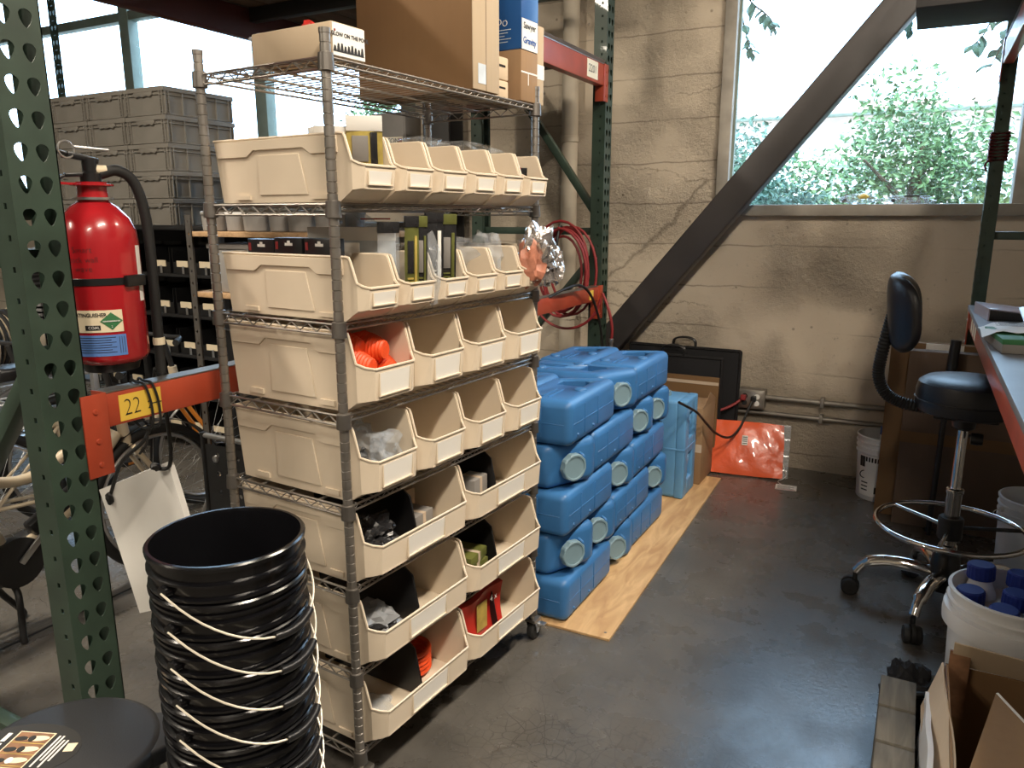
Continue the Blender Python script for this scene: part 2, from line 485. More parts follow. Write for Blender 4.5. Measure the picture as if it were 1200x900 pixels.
def perforated(mb, W, z0, z1, pitch, cols, hole, fmap, t=.003):
    """plate of width W from z0 to z1 with real holes; cols = hole centres across; hole(k)->(du,dv); fmap(u,z,depth)->point"""
    bounds = [0] + [(a + b) / 2 for a, b in zip(cols, cols[1:])] + [W]
    nz = int((z1 - z0) / pitch); K = 16
    for i in range(nz):
        za = z0 + i * pitch; zb = za + pitch
        for j, cu in enumerate(cols):
            ua, ub = bounds[j], bounds[j + 1]; cz = (za + zb) / 2
            inner = [(cu + hole(k)[0], cz + hole(k)[1]) for k in range(K)]
            outer = []
            for k in range(K):
                a = 2 * PI * k / K; dx, dy = math.cos(a), math.sin(a)
                sx = ((ub - cu) if dx > 0 else (cu - ua)) / max(abs(dx), 1e-6); sy = (pitch / 2) / max(abs(dy), 1e-6)
                q = min(sx, sy); outer.append((cu + dx * q, cz + dy * q))
            for corner, k in (((ub, zb), 2), ((ua, zb), 6), ((ua, za), 10), ((ub, za), 14)): outer[k] = corner
            vs = [fmap(u, z, 0) for u, z in outer] + [fmap(u, z, 0) for u, z in inner] + [fmap(u, z, t) for u, z in inner] + [fmap(u, z, t) for u, z in outer]
            fs = []
            for k in range(K):
                l = (k + 1) % K
                fs += [(k, l, K + l, K + k), (K + k, K + l, 2 * K + l, 2 * K + k), (2 * K + k, 2 * K + l, 3 * K + l, 3 * K + k)]
            mb.add(vs, fs)
    return z0 + nz * pitch
def teardrop(k, w=.011, h=.019):
    a = 2 * PI * k / 16
    x, y = math.cos(a), math.sin(a)
    if y >= 0: return (w * x, h * .55 * y + h * .25)
    return (w * x * (1 - .42 * abs(y) ** 1.5), h * 1.05 * y + h * .25)
def squarehole(k, w=.005, h=.006):
    a = 2 * PI * (k) / 16; x, y = math.cos(a), math.sin(a); q = 1 / max(abs(x), abs(y)); return (w * x * q, h * y * q)
def roundhole(k, r=.008):
    a = 2 * PI * k / 16; return (r * math.cos(a), r * math.sin(a))

# ================================================================ THE SETTING
WY = 5.0
mb = MB().box(-10.5, 3.5, -5.5, WY + .25, -.1, 0)
floor = struct(mb.build('floor', 'floor_concrete'))
# saw-cut joint in the slab, seen left of the near rack post
mb = MB().box(-10, 3, 1.08, 1.092, 0, .0012)
mb.box(-2.92, -2.908, -5, WY - .01, 0, .0012)
mb.build('joint', 'slot_dark', floor)

# right-hand window opening and left-hand window opening in the back wall
R0, R1, RZ0, RZ1 = -1.19, .46, 1.60, 3.35
L0, L1, LZ0, LZ1 = -9.6, -3.55, 1.75, 4.25
mb = MB()
mb.box(-10.5, L0, WY, WY + .25, 0, 4.8); mb.box(L0, L1, WY, WY + .25, 0, LZ0); mb.box(L0, L1, WY, WY + .25, LZ1, 4.8)
mb.box(L1, R0, WY, WY + .25, 0, 4.8); mb.box(R0, R1, WY, WY + .25, 0, RZ0); mb.box(R0, R1, WY, WY + .25, RZ1, 4.8)
mb.box(R1, 3.5, WY, WY + .25, 0, 4.8)
wall_back = struct(mb.build('wall_back', 'wall_concrete'))
struct(MB().box(-10.7, -10.5, -5.5, WY + .25, 0, 4.8).build('wall_left', 'wall_paint'))
struct(MB().box(2.2, 2.4, -5.5, WY + .25, 0, 4.8).build('wall_right', 'wall_dark'))  # unseen wall, set near and dark to cut bounced light
struct(MB().box(-10.7, 3.7, -5.7, -5.5, 0, 4.8).build('wall_front', 'wall_paint'))
struct(MB().box(-10.7, 3.7, -5.7, WY + .25, 4.8, 4.95).build('ceiling', 'ceiling_paint'))

# window_1 (right): timber frame, sill, pane
w1 = thing('window_1', 'wide window with beige frame above the cracked concrete wall', None)
w1['kind'] = 'structure'
for nm, a in (('jamb', (R0, R0 + .075, WY - .03, WY + .12, RZ0, RZ1)), ('jamb', (R1 - .06, R1, WY - .03, WY + .12, RZ0, RZ1)),
              ('window_head', (R0, R1, WY - .03, WY + .12, RZ1 - .07, RZ1)), ('window_sill', (R0 - .02, R1 + .02, WY - .06, WY + .12, RZ0 - .005, RZ0 + .062))):
    MB().box(*a).build(nm, 'window_frame', w1, bevel=.006)
MB().box(R0 + .075, R0 + .09, WY + .02, WY + .05, RZ0 + .06, RZ1 - .07).build('bead', 'frame_green', w1)
MB().box(R0 + .07, R1 - .055, WY + .05, WY + .056, RZ0 + .055, RZ1 - .065).build('pane', 'glass', w1)
# window_2 (left): tall steel window, mullions and a transom
w2 = thing('window_2', 'tall steel window behind the grey totes', None)
w2['kind'] = 'structure'
xs = [L0, -8.45, -6.72, -5.06, L1]
for nm, a in (('window_head', (L0, L1, WY, WY + .1, LZ1 - .08, LZ1)), ('window_sill', (L0, L1, WY - .04, WY + .1, LZ0, LZ0 + .07)), ('transom', (L0, L1, WY, WY + .09, 3.35, 3.43))):
    MB().box(*a).build(nm, 'frame_green', w2, bevel=.005)
for i, x in enumerate(xs):
    MB().box(x - .065, x + .065, WY - .01, WY + .1, LZ0, LZ1).build('mullion', 'frame_green', w2, bevel=.008)
for a, b in zip(xs, xs[1:]):
    for z0, z1 in ((LZ0 + .05, 3.36), (3.42, LZ1 - .05)):
        MB().box(a + .05, b - .05, WY + .05, WY + .056, z0, z1).build('pane', 'glass', w2)

# ceiling lamps: two-tube battens in rows, hung from the ceiling
def ceiling_lamp(x, y, rz, watts, label):
    t = thing('ceiling_light', label, 'light', (x, y, 3.95), rz, 'ceiling tube lights')
    MB().box(-.62, .62, -.09, .09, 0, .06).build('housing', 'lamp_white', t, bevel=.01)
    for s in (-1, 1):
        MB().tube([(-.6, s * .05, -.02), (.6, s * .05, -.02)], .013, 10).build('tube', 'lamp_tube', t)
        MB().tube([(s * .5, 0, .06), (s * .5, 0, .85)], .004, 6).build('hanger', 'silver', t)
    ld = bpy.data.lights.new('lamp', 'AREA'); ld.shape = 'RECTANGLE'; ld.size = 1.2; ld.size_y = .16
    ld.energy = watts; ld.color = (1.0, .88, .72)
    lo = bpy.data.objects.new('lamp', ld); col.objects.link(lo); lo.parent = t; lo.location = (0, 0, -.045)
for x, y, rz, w_, lb in ((.75, 3.1, PI / 2, 150, 'tube light above the desk rack nearest the window wall'), (.70, .5, PI / 2, 165, 'tube light above the near end of the desk rack'),
                         (.4, -2.3, PI / 2, 110, 'tube light behind the desk rack in the middle of the room'), (-3.4, .4, PI / 2, 170, 'unseen tube light placed over the bicycles to brighten the floor'), (-4.2, -2.3, PI / 2, 110, 'tube light at the back over the left bay')):  # bicycle lamp is out of view, placed to brighten the left floor
    ceiling_lamp(x, y, rz, w_, lb)

# diagonal seismic brace in front of the window: hollow steel section
br = thing('diagonal_brace', 'dark grey steel brace running diagonally across the window wall', 'brace')
P0, P1 = Vector((-2.35, 4.80, .10)), Vector((.42, 4.80, 3.46))
d = (P1 - P0).normalized(); sd = Vector((0, 1, 0)); up = d.cross(sd)
mb = MB(); mb.bar(P0, P1, .13, .175, up=up)
mb.build('tube', 'brace_grey', br, bevel=.012, segs=3)
mb = MB(); mb.box(-2.50, -2.05, 4.70, 4.90, 0, .02).box(-2.44, -2.10, 4.785, 4.815, .02, .30)
mb.build('base_plate', 'brace_grey', br, bevel=.004)

# painted pipe up the wall, conduits and outlet
t = thing('wall_pipe', 'beige painted pipe running up the wall behind the rack', 'pipe')
MB().tube([(-2.18, 4.93, 0), (-2.18, 4.93, 4.7)], .055, 20).build('pipe', 'pipe_paint', t, smooth=True)
for z in (.9, 2.1, 3.3): MB().lathe([(.055, -.02), (.062, -.018), (.062, .018), (.055, .02)], 20, (-2.18, 4.93, z)).build('clamp', 'pipe_paint', t, smooth=True)
t = thing('conduit', 'upper of two grey steel conduits running along the wall', 'conduit')
MB().tube([(-.80, 4.965, .455), (.9, 4.965, .47)], .017, 14).build('pipe', 'conduit', t, smooth=True)
for x in (-.45, .1): MB().box(x - .012, x + .012, 4.94, 5.0, .43, .49).build('clamp', 'conduit', t, bevel=.003)
t = thing('conduit', 'lower of two grey steel conduits running along the wall', 'conduit')
MB().tube([(-.97, 4.968, .345), (-.80, 4.968, .35), (.9, 4.968, .362)], .015, 14).build('pipe', 'conduit', t, smooth=True)
for x in (-.45, .1): MB().box(x - .012, x + .012, 4.945, 5.0, .33, .38).build('clamp', 'conduit', t, bevel=.003)
t = thing('outlet_box', 'grey metal outlet box on the wall with two plugs in it', 'outlet', (-.875, 4.96, .44))
MB().box(-.085, .085, -.04, .04, -.06, .065).build('box', 'conduit', t, bevel=.006)
MB().box(-.075, .075, -.046, -.04, -.05, .055).build('cover_plate', 'zinc', t, bevel=.003)
for x in (-.038, .038):
    mb = MB().lathe([(.0, -.002), (.017, -.001), (.018, .0)], 16, (x, -.0465, .022), 'y'); mb.lathe([(.0, -.002), (.017, -.001), (.018, 0)], 16, (x, -.0465, -.022), 'y')
    mb.build('socket', 'ink_white' if x > 0 else 'black_matte', t)
t = thing('electrical_box', 'grey electrical cabinet on the wall beside the left window', 'cabinet', (-3.59, 4.9, 2.09))
MB().box(-.16, .15, -.10, .10, 0, .25).build('body', 'grey_box', t, bevel=.008)
MB().box(-.15, .14, -.106, -.10, .01, .24).build('door', 'grey_box', t, bevel=.003)
MB().box(-.06, .13, -.108, -.106, .02, .075).build('label_plate', 'label_cream', t)
text('lettering', 'EATON', .05, 'ink_black', t, (.01, -.1085, .047), (1, 0, 0), (0, 0, 1), bold=.001)
MB().box(.085, .12, -.109, -.108, .03, .065).build('logo', 'cord_red', t)
t = thing('steel_column', 'dark steel column against the wall behind the wire shelf', 'column', (-3.15, 4.86, 0))
mb = MB().box(-.11, .11, -.1, -.088, 0, 4.79).box(-.11, .11, .088, .1, 0, 4.79).box(-.006, .006, -.09, .09, 0, 4.79)
mb.build('column', 'steel_column', t, bevel=.003)

# ================================================================ OUTSIDE
gy = struct(MB().box(-26, 14, WY + .25, 34, -.25, -.05).build('ground', 'yard'))
def tree(label, x, y, h, rx, ry, rz, m, seed, n=4200, leaf=.10, base=0.0):
    r = random.Random(seed)
    t = thing('tree', label, 'tree', (x, y, -.05), 0, 'trees outside the windows')
    mb = MB().tube(curve_pts([(0, 0, 0), (.05, .03, h * .3), (-.04, 0, h * .55), (.03, 0, h * .85)], 5), [.11 - .004 * k for k in range(16)], 8)
    for k in range(7):
        a = r.uniform(0, 2 * PI); z = h * r.uniform(.25, .7)
        mb.tube([(0, 0, z), (math.cos(a) * rx * .7, math.sin(a) * ry * .7, z + h * .18)], [.035, .01], 6)
    mb.build('trunk', 'bark', t, smooth=True)
    lobes = []
    for k in range(16):
        a = r.uniform(0, 2 * PI); q = r.uniform(.15, .8)
        lobes.append((math.cos(a) * rx * q, math.sin(a) * ry * q, base + h * .5 + r.uniform(-1, 1) * rz * .75, r.uniform(.28, .5)))
    vs = []; fs = []
    for i in range(n):
        lx, ly, lz, lr = lobes[r.randrange(len(lobes))]
        v = Vector((r.gauss(0, 1), r.gauss(0, 1), r.gauss(0, 1))).normalized() * (r.uniform(.45, 1.05) * lr)
        c = Vector((lx + v.x * rx, ly + v.y * ry, max(.05, lz + v.z * rz)))
        d1 = Vector((r.gauss(0, 1), r.gauss(0, 1), r.gauss(0, .6) - .3)).normalized(); d2 = d1.orthogonal().normalized()
        d2 = (d2 + d1.cross(d2) * r.uniform(-1, 1)).normalized(); s = leaf * r.uniform(.6, 1.3)
        o = len(vs); bend = d1.cross(d2) * s * .12
        vs += [c - d1 * s * .5, c + d2 * s * .25 + bend, c + d1 * s * .5, c - d2 * s * .25 + bend]; fs.append((o, o + 1, o + 2, o + 3))
    mb = MB(); mb.add(vs, fs)
    o = mb.build('foliage', m, t, fix=False); o['kind'] = 'stuff'
tree('tall pale green tree in the middle of the right window', -.10, 8.6, 2.75, 1.15, .9, 1.40, 'leaf_green', 1, 16000, .075)
tree('bluish green tree low behind the diagonal brace', -1.30, 8.0, 1.95, .80, .8, 1.05, 'leaf_blue', 2, 13000, .07)
tree('yellow green shrub at the right end of the right window', .72, 7.3, 1.75, .75, .6, .95, 'leaf_yellow', 3, 12000, .065)
tree('bushy tree at the left edge of the right window', -2.30, 9.3, 2.75, .85, .8, 1.3, 'leaf_blue', 4, 9000, .08)
tree('green tree at the far right seen past the desk post', 2.0, 9.4, 2.9, 1.0, .8, 1.4, 'leaf_green', 5, 9000, .08)
tree('low hedge shrub under the middle of the right window', -.55, 7.1, 1.62, .70, .5, .75, 'leaf_blue', 11, 11000, .06)
tree('pale hedge shrub behind the tall middle tree', -.9, 10.6, 2.3, 1.6, .8, 1.1, 'leaf_green', 12, 9000, .09)
tree('leafy tree seen through the left window behind the wire shelf', -6.1, 8.4, 3.0, 1.15, .9, 1.55, 'leaf_green', 6, 13000, .085)
tree('dark green bush low in the left window', -7.8, 8.9, 2.2, .9, .9, 1.2, 'leaf_blue', 8, 7000, .09)
# house across the yard
hs = thing('house', 'pale house with a red tiled roof edge beyond the trees', 'house', (-.5, 19, 0))
MB().box(-5.5, 5.5, 0, 5, -.05, 3.72).build('wall', 'house_wall', hs)
for x in (-4.0, -1.5, 1.0, 3.3):
    wv = MB().box(x, x + 1.1, -.04, 0, 1.5, 2.7).build('window', 'frame_green', hs); MB().box(x + .08, x + 1.02, -.06, -.04, 1.58, 2.62).build('pane', 'pouch_pale', wv)
mb = MB().prism([(-.45, 3.70), (2.5, 4.18), (5.45, 3.70), (5.45, 3.80), (2.5, 4.30), (-.45, 3.80)], 'x', -5.8, 5.8)
rf = mb.build('roof', 'roof_red', hs)
mb = MB()
for k in range(58): mb.tube([(-5.75 + k * .2, -.48, 3.80), (-5.75 + k * .2, 2.5, 4.31)], .06, 6)
tl = mb.build('roof_tiles', 'roof_red', hs, smooth=True); tl['kind'] = 'stuff'
MB().tube([(-5.8, -.5, 3.72), (5.8, -.5, 3.72)], .06, 8).build('gutter', 'frame_green', hs, smooth=True)
# leafy twigs hanging near the right window
def twig(label, pts, seed, nleaf, size):
    r = random.Random(seed)
    o0 = Vector(pts[0]); t = thing('hanging_branch', label, 'branch', pts[0], 0, 'twigs hanging outside the window')
    P = curve_pts([Vector(p) - o0 for p in pts], 8)
    MB().tube(P, [.008 * (1 - .7 * i / len(P)) for i in range(len(P))], 6).build('twig', 'bark', t)
    lm = MB()
    lm.sheet(lambda u, v: ((u - .0) * 1.0, (v - .5) * .62 * math.sin(PI * min(1, .08 + u * .92)), .12 * math.sin(PI * u) - .25 * abs(v - .5)), 6, 2, .01)
    base = None
    for k in range(nleaf):
        p = P[int((.15 + .85 * k / nleaf) * (len(P) - 1))]
        if base is None: lf = base = lm.build('leaf', 'leaf_blue', t, smooth=True)
        else: lf = base.copy(); col.objects.link(lf); lf.parent = t
        lf.location = p; lf.rotation_euler = (r.uniform(-.6, .6), r.uniform(.3, 1.4), r.uniform(0, 2 * PI)); s = size * r.uniform(.7, 1.2); lf.scale = (s, s, s)
twig('leafy twig hanging in the top left of the right window', [(-1.30, 5.65, 3.35), (-1.22, 5.65, 3.05), (-1.05, 5.62, 2.88), (-1.0, 5.6, 2.78)], 3, 20, .085)
twig('drooping leafy twig just right of the first one by the window frame', [(-1.22, 5.55, 3.3), (-1.24, 5.6, 3.0), (-1.19, 5.6, 2.78), (-1.13, 5.6, 2.64)], 4, 18, .08)
twig('leafy twig hanging beside the top of the diagonal brace', [(-.25, 5.6, 3.3), (-.23, 5.6, 3.0), (-.21, 5.6, 2.78), (-.19, 5.6, 2.70)], 5, 14, .07)
twig('leafy twig hanging under the dark box by the desk post', [(.30, 5.6, 3.2), (.27, 5.6, 2.9), (.20, 5.6, 2.66), (.13, 5.6, 2.58)], 6, 12, .09)
twig('leafy twig right behind the top of the desk post', [(.36, 5.65, 3.2), (.34, 5.6, 2.8), (.30, 5.6, 2.60), (.24, 5.6, 2.44)], 9, 12, .09)

# ================================================================ PALLET RACK behind the wire shelf
XF, XR = -1.76, -2.70
def upright(parent, x, y, h, sx, pitch=.07, w=.112, dp=.082, drop=1.0, flip=1):
    """perforated rack post: wide face towards sx, small square holes in the side face"""
    mb = MB()
    top = perforated(mb, w, .02, h, pitch, (w * .29, w * .71), lambda k: teardrop(k, .0150 * drop, .0245 * drop), lambda u, z, t: (x - sx * t, y + u, z))
    perforated(mb, dp, .02, h, pitch, (dp * .38,), lambda k: squarehole(k, .0055 * drop, .0065 * drop), lambda u, z, t: (x - sx * u, y + t, z + pitch * .35))
    mb.box(min(x, x - sx * dp), max(x, x - sx * dp), y + w - .003, y + w, .02, top)
    for ya, yb in ((y + .003, y + .03), (y + w - .03, y + w - .003)): mb.box(min(x - sx * dp, x - sx * (dp - .003)), max(x - sx * dp, x - sx * (dp - .003)), ya, yb, .02, top)
    o = mb.build('post', 'rack_green', parent)
    MB().box(min(x + sx * .02, x - sx * (dp + .02)), max(x + sx * .02, x - sx * (dp + .02)), y - .02, y + w + .02, 0, .02).build('foot_plate', 'rack_green', o, bevel=.003)
    return o
rack = thing('pallet_rack', 'green pallet rack with orange red beams behind the wire shelf', 'rack')
upright(rack, XF, .992, 3.6, 1); upright(rack, XF, 4.50, 3.6, 1, drop=1.0)
upright(rack, XR, .992, 3.6, -1); upright(rack, XR, 4.50, 3.6, -1)
def brace(y, z0, z1, x0=XF - .06, x1=XR + .06):
    MB().bar((x0, y, z0), (x1, y, z1), .045, .045).build('brace', 'rack_green', rack, bevel=.004)
for y in (1.05, 4.556):
    brace(y, .12 if y < 2 else .35, .12 if y < 2 else .35); brace(y, 1.50, 1.50); brace(y, 2.90, 2.90)
brace(1.05, 1.28, .42); brace(4.556, 1.36, .40); brace(4.556, 1.60, 2.72)
brace(1.05, 1.60, 2.72)
def rack_beam(x, sx, z0, z1, y0=1.104, y1=4.50, m='beam_orange'):
    xa, xb = (x - sx * .05, x + sx * .002)
    b = MB().box(min(xa, xb), max(xa, xb), y0 + .04, y1 - .04, z0, z1).build('beam', m, rack, bevel=.006)
    MB().box(min(xa, xb) , max(xa, xb) , y0 + .045, y1 - .045, z1, z1 + .003).build('beam_edge', 'zinc', b)
    for ya, yb, yr in ((y0 - .022, y0 + .045, y0 + .012), (y1 - .045, y1 + .022, y1 - .012)):
        cz0 = z1 - .205
        c = MB().box(min(x + sx * .001, x + sx * .006), max(x + sx * .001, x + sx * .006), ya, yb, cz0, z1 + .004)
        c.box(min(x - sx * .05, x + sx * .004), max(x - sx * .05, x + sx * .004), (yb - .004) if yr > ya and ya < y0 else ya, yb if ya < y0 else ya + .004, cz0, z1 + .004)
        cc = c.build('connector', m, b, bevel=.0015)
        for k, zz in enumerate((cz0 + .03, cz0 + .09, cz0 + .165)):
            MB().lathe([(.0, .004), (.006, .0035), (.008, 0)], 12, (x + sx * .006, (ya + yb) / 2, zz), 'x').build('rivet', 'beam_orange', b)
    return b
b22 = rack_beam(XF, 1, 1.078, 1.166)
btop = rack_beam(XF, 1, 2.345, 2.465)
rack_beam(XR, -1, 2.345, 2.465, m='beam_orange_shaded')  # rear beam, its colour carries the deck's shade
# yellow sticker with 22 on the near end of the middle beam
MB().box(XF + .002, XF + .0032, 1.182, 1.304, 1.086, 1.154).build('sticker', 'label_yellow', b22)
text('sticker_lettering', '22', .062, 'ink_black', b22, (XF + .0033, 1.218, 1.118), (0, 1, 0), (0, 0, 1), squash=.8, bold=-.0012)
text('sticker_lettering', '2', .030, 'ink_black', b22, (XF + .0033, 1.268, 1.112), (0, 1, 0), (0, 0, 1))
MB().box(XF + .0033, XF + .0038, 1.275, 1.303, 1.113, 1.116).build('sticker_line', 'ink_black', b22)
MB().box(XF + .002, XF + .0032, 4.20, 4.36, 2.362, 2.458).build('sticker', 'label_cream', btop)
text('sticker_lettering', '2201', .06, 'ink_black', btop, (XF + .0034, 4.28, 2.41), (0, 1, 0), (0, 0, 1))
MB().box(XF + .002, XF + .0032, 4.31, 4.37, 1.092, 1.150).build('sticker', 'label_yellow', b22)
# wooden deck boards on the top level
for i, (xa, xb) in enumerate([(-2.70 + k * .157, -2.70 + k * .157 + .152) for k in range(6)]):
    MB().box(xa, min(xb, -1.758), 1.12, 4.48, 2.468, 2.492).build('deck_board', 'deck_wood', rack, bevel=.002)
for y in (1.75, 2.6, 3.5): MB().box(-2.65, -1.81, y - .02, y + .02, 2.41, 2.466).build('deck_support', 'black_steel', rack, bevel=.003)  # black of the supports stands in for shade under the deck

# coil of red air hose hung on the far frame
t = thing('air_hose', 'coil of dark red air hose hanging from the far rack frame', 'hose', (-2.02, 4.50, 1.46))
mb = MB(); pts = []
for k in range(7 * 24):
    a = 2 * PI * k / 24; w = k / 24
    rr = .20 + .025 * math.sin(w * 2.1) ; ex = .82 + .06 * math.cos(w * 1.7)
    pts.append((.03 * math.sin(w * 1.3) + rr * ex * math.sin(a) + .04 * (w / 7), -.05 + .012 * (w - 3.5), -.20 - .03 * math.sin(w) + (rr + .06) * math.cos(a) - .0))
mb.tube(pts, .0085, 8); mb.build('coil', 'cord_red', t, smooth=True)
MB().torus(.24, .0085, (.05, -.07, -.33), 'y', 32, 8, PI * 1.1, PI * 1.95).build('loop', 'cord_red', t, smooth=True)
MB().tube(curve_pts([(0, -.06, .08), (.0, -.10, -.02), (-.01, -.09, -.16), (-.01, -.07, .03), (0, -.03, .07)], 6), .008, 6).build('tie', 'cord_black', t, smooth=True)
t = thing('hose_end', 'short red hose end with brass coupling hanging at the far rack post', 'hose', (-1.72, 4.52, 1.10))
MB().tube(curve_pts([(-.02, -.04, .02), (.03, -.07, -.06), (.06, -.07, -.18), (.055, -.06, -.27)], 8), .009, 8).build('hose', 'cord_red', t, smooth=True)
MB().lathe([(.010, -.36), (.014, -.35), (.014, -.32), (.011, -.31), (.011, -.285), (.015, -.28), (.015, -.26), (.009, -.255)], 12, (.055, -.06, 0)).build('coupling', 'silver', t, smooth=True)
t = thing('power_cord', 'black cord looping over the far end of the red beam', 'cord', (-1.74, 4.0, 1.17))
MB().tube(curve_pts([(-.04, -.30, -.02), (.02, -.15, .03), (.03, .05, .035), (.035, .22, -.05), (.04, .36, -.25), (.03, .44, -.50), (.0, .46, -.72)], 8), .008, 8).build('cord', 'cord_black', t, smooth=True)

# ================================================================ WIRE SHELF on casters
A = math.radians(3.8)
SX, SY = -1.24, 1.43
def S2W(x, y, z=0):    # shelf frame (x to the aisle, y along the shelf) to world
    return (SX + math.cos(A) * x + math.sin(A) * y, SY - math.sin(A) * x + math.cos(A) * y, z)
SD, SL = .45, .95
LEV = [1.955, 1.628, 1.340, 1.108, .865, .632, .383, .140]
ws = thing('wire_shelf', 'grey wire shelving unit on casters filled with beige bins', 'shelf', (SX, SY, 0), -A)
for px in (0, -SD):
    for py in (0, SL):
        prof = [(.0125, .125)]
        z = .15
        while z < 2.0:
            prof += [(.0125, z), (.0105, z + .0012), (.0105, z + .0022), (.0125, z + .0034)]; z += .0254
        prof += [(.0125, 2.0), (.0135, 2.001), (.0135, 2.012), (.0, 2.014)]
        p = MB().lathe(prof, 16, (px, py, 0)).build('post', 'zinc', ws, smooth=True)
        for zl in LEV:
            MB().lathe([(.0135, zl - .036), (.0195, zl - .034), (.0175, zl + .004), (.0135, zl + .006)], 16, (px, py, 0)).build('collar', 'zinc_dark', p, smooth=True)
        # caster
        c = MB().lathe([(.010, .085), (.012, .13)], 12, (px, py, 0)).box(px - .022, px + .022, py - .018, py + .030, .078, .090).build('caster', 'zinc', ws, smooth=False)
        MB().lathe([(.004, -.014), (.030, -.014), (.036, -.008), (.036, .008), (.030, .014), (.004, .014)], 20, (px, py + .012, .0365), 'x').build('wheel', 'rubber', c, smooth=True)
        for s in (-1, 1): MB().prism([(py - .014, .085), (py + .030, .085), (py + .022, .03), (py + .004, .03)], 'x', px + s * .019 - .0015, px + s * .019 + .0015).build('fork', 'chrome', c)
        MB().box(px + .012, px + .038, py + .022, py + .048, .052, .060).bar((px + .02, py + .03, .058), (px + .035, py + .052, .030), .024, .003).build('brake_pedal', 'silver', c, bevel=.002)
def shelf_frame(z):
    mb = MB()
    x0, x1, y0, y1 = -SD, 0, 0, SL; lo = z - .028
    for (p, q) in (((x0, y0), (x1, y0)), ((x0, y1), (x1, y1)), ((x0, y0), (x0, y1)), ((x1, y0), (x1, y1))):
        for zz in (z - .003, lo if p[1] == q[1] else z - .017):
            mb.tube([(p[0], p[1], zz), (q[0], q[1], zz)], .0032, 6)
    s = mb.build('shelf', 'zinc', ws, smooth=True)
    mb = MB()
    def zig(p, q, n, lo=lo):
        pts = []
        for k in range(n + 1):
            t_ = k / n; pts.append((p[0] + (q[0] - p[0]) * t_, p[1] + (q[1] - p[1]) * t_, (z - .005) if k % 2 else (lo + .002)))
        mb.tube(pts, .0022 if lo < z - .02 else .0013, 5)
    zig((x0 + .02, y0), (x1 - .02, y0), 14); zig((x0 + .02, y1), (x1 - .02, y1), 14)
    zig((x0, y0 + .02), (x0, y1 - .02), 50, z - .018); zig((x1, y0 + .02), (x1, y1 - .02), 50, z - .018)
    tr_ = mb.build('truss', 'zinc', s); tr_['kind'] = 'stuff'
    mb = MB()
    n = 30
    for k in range(1, n):
        y = y0 + (y1 - y0) * k / n; mb.tube([(x0, y, z), (x1, y, z)], .0019, 5)
    for k in range(1, 4): mb.tube([(x0 + (x1 - x0) * k / 4, y0, z - .006), (x0 + (x1 - x0) * k / 4, y1, z - .006)], .0035, 6)
    w = mb.build('wire_grid', 'zinc', s); w['kind'] = 'stuff'
for z in LEV: shelf_frame(z)

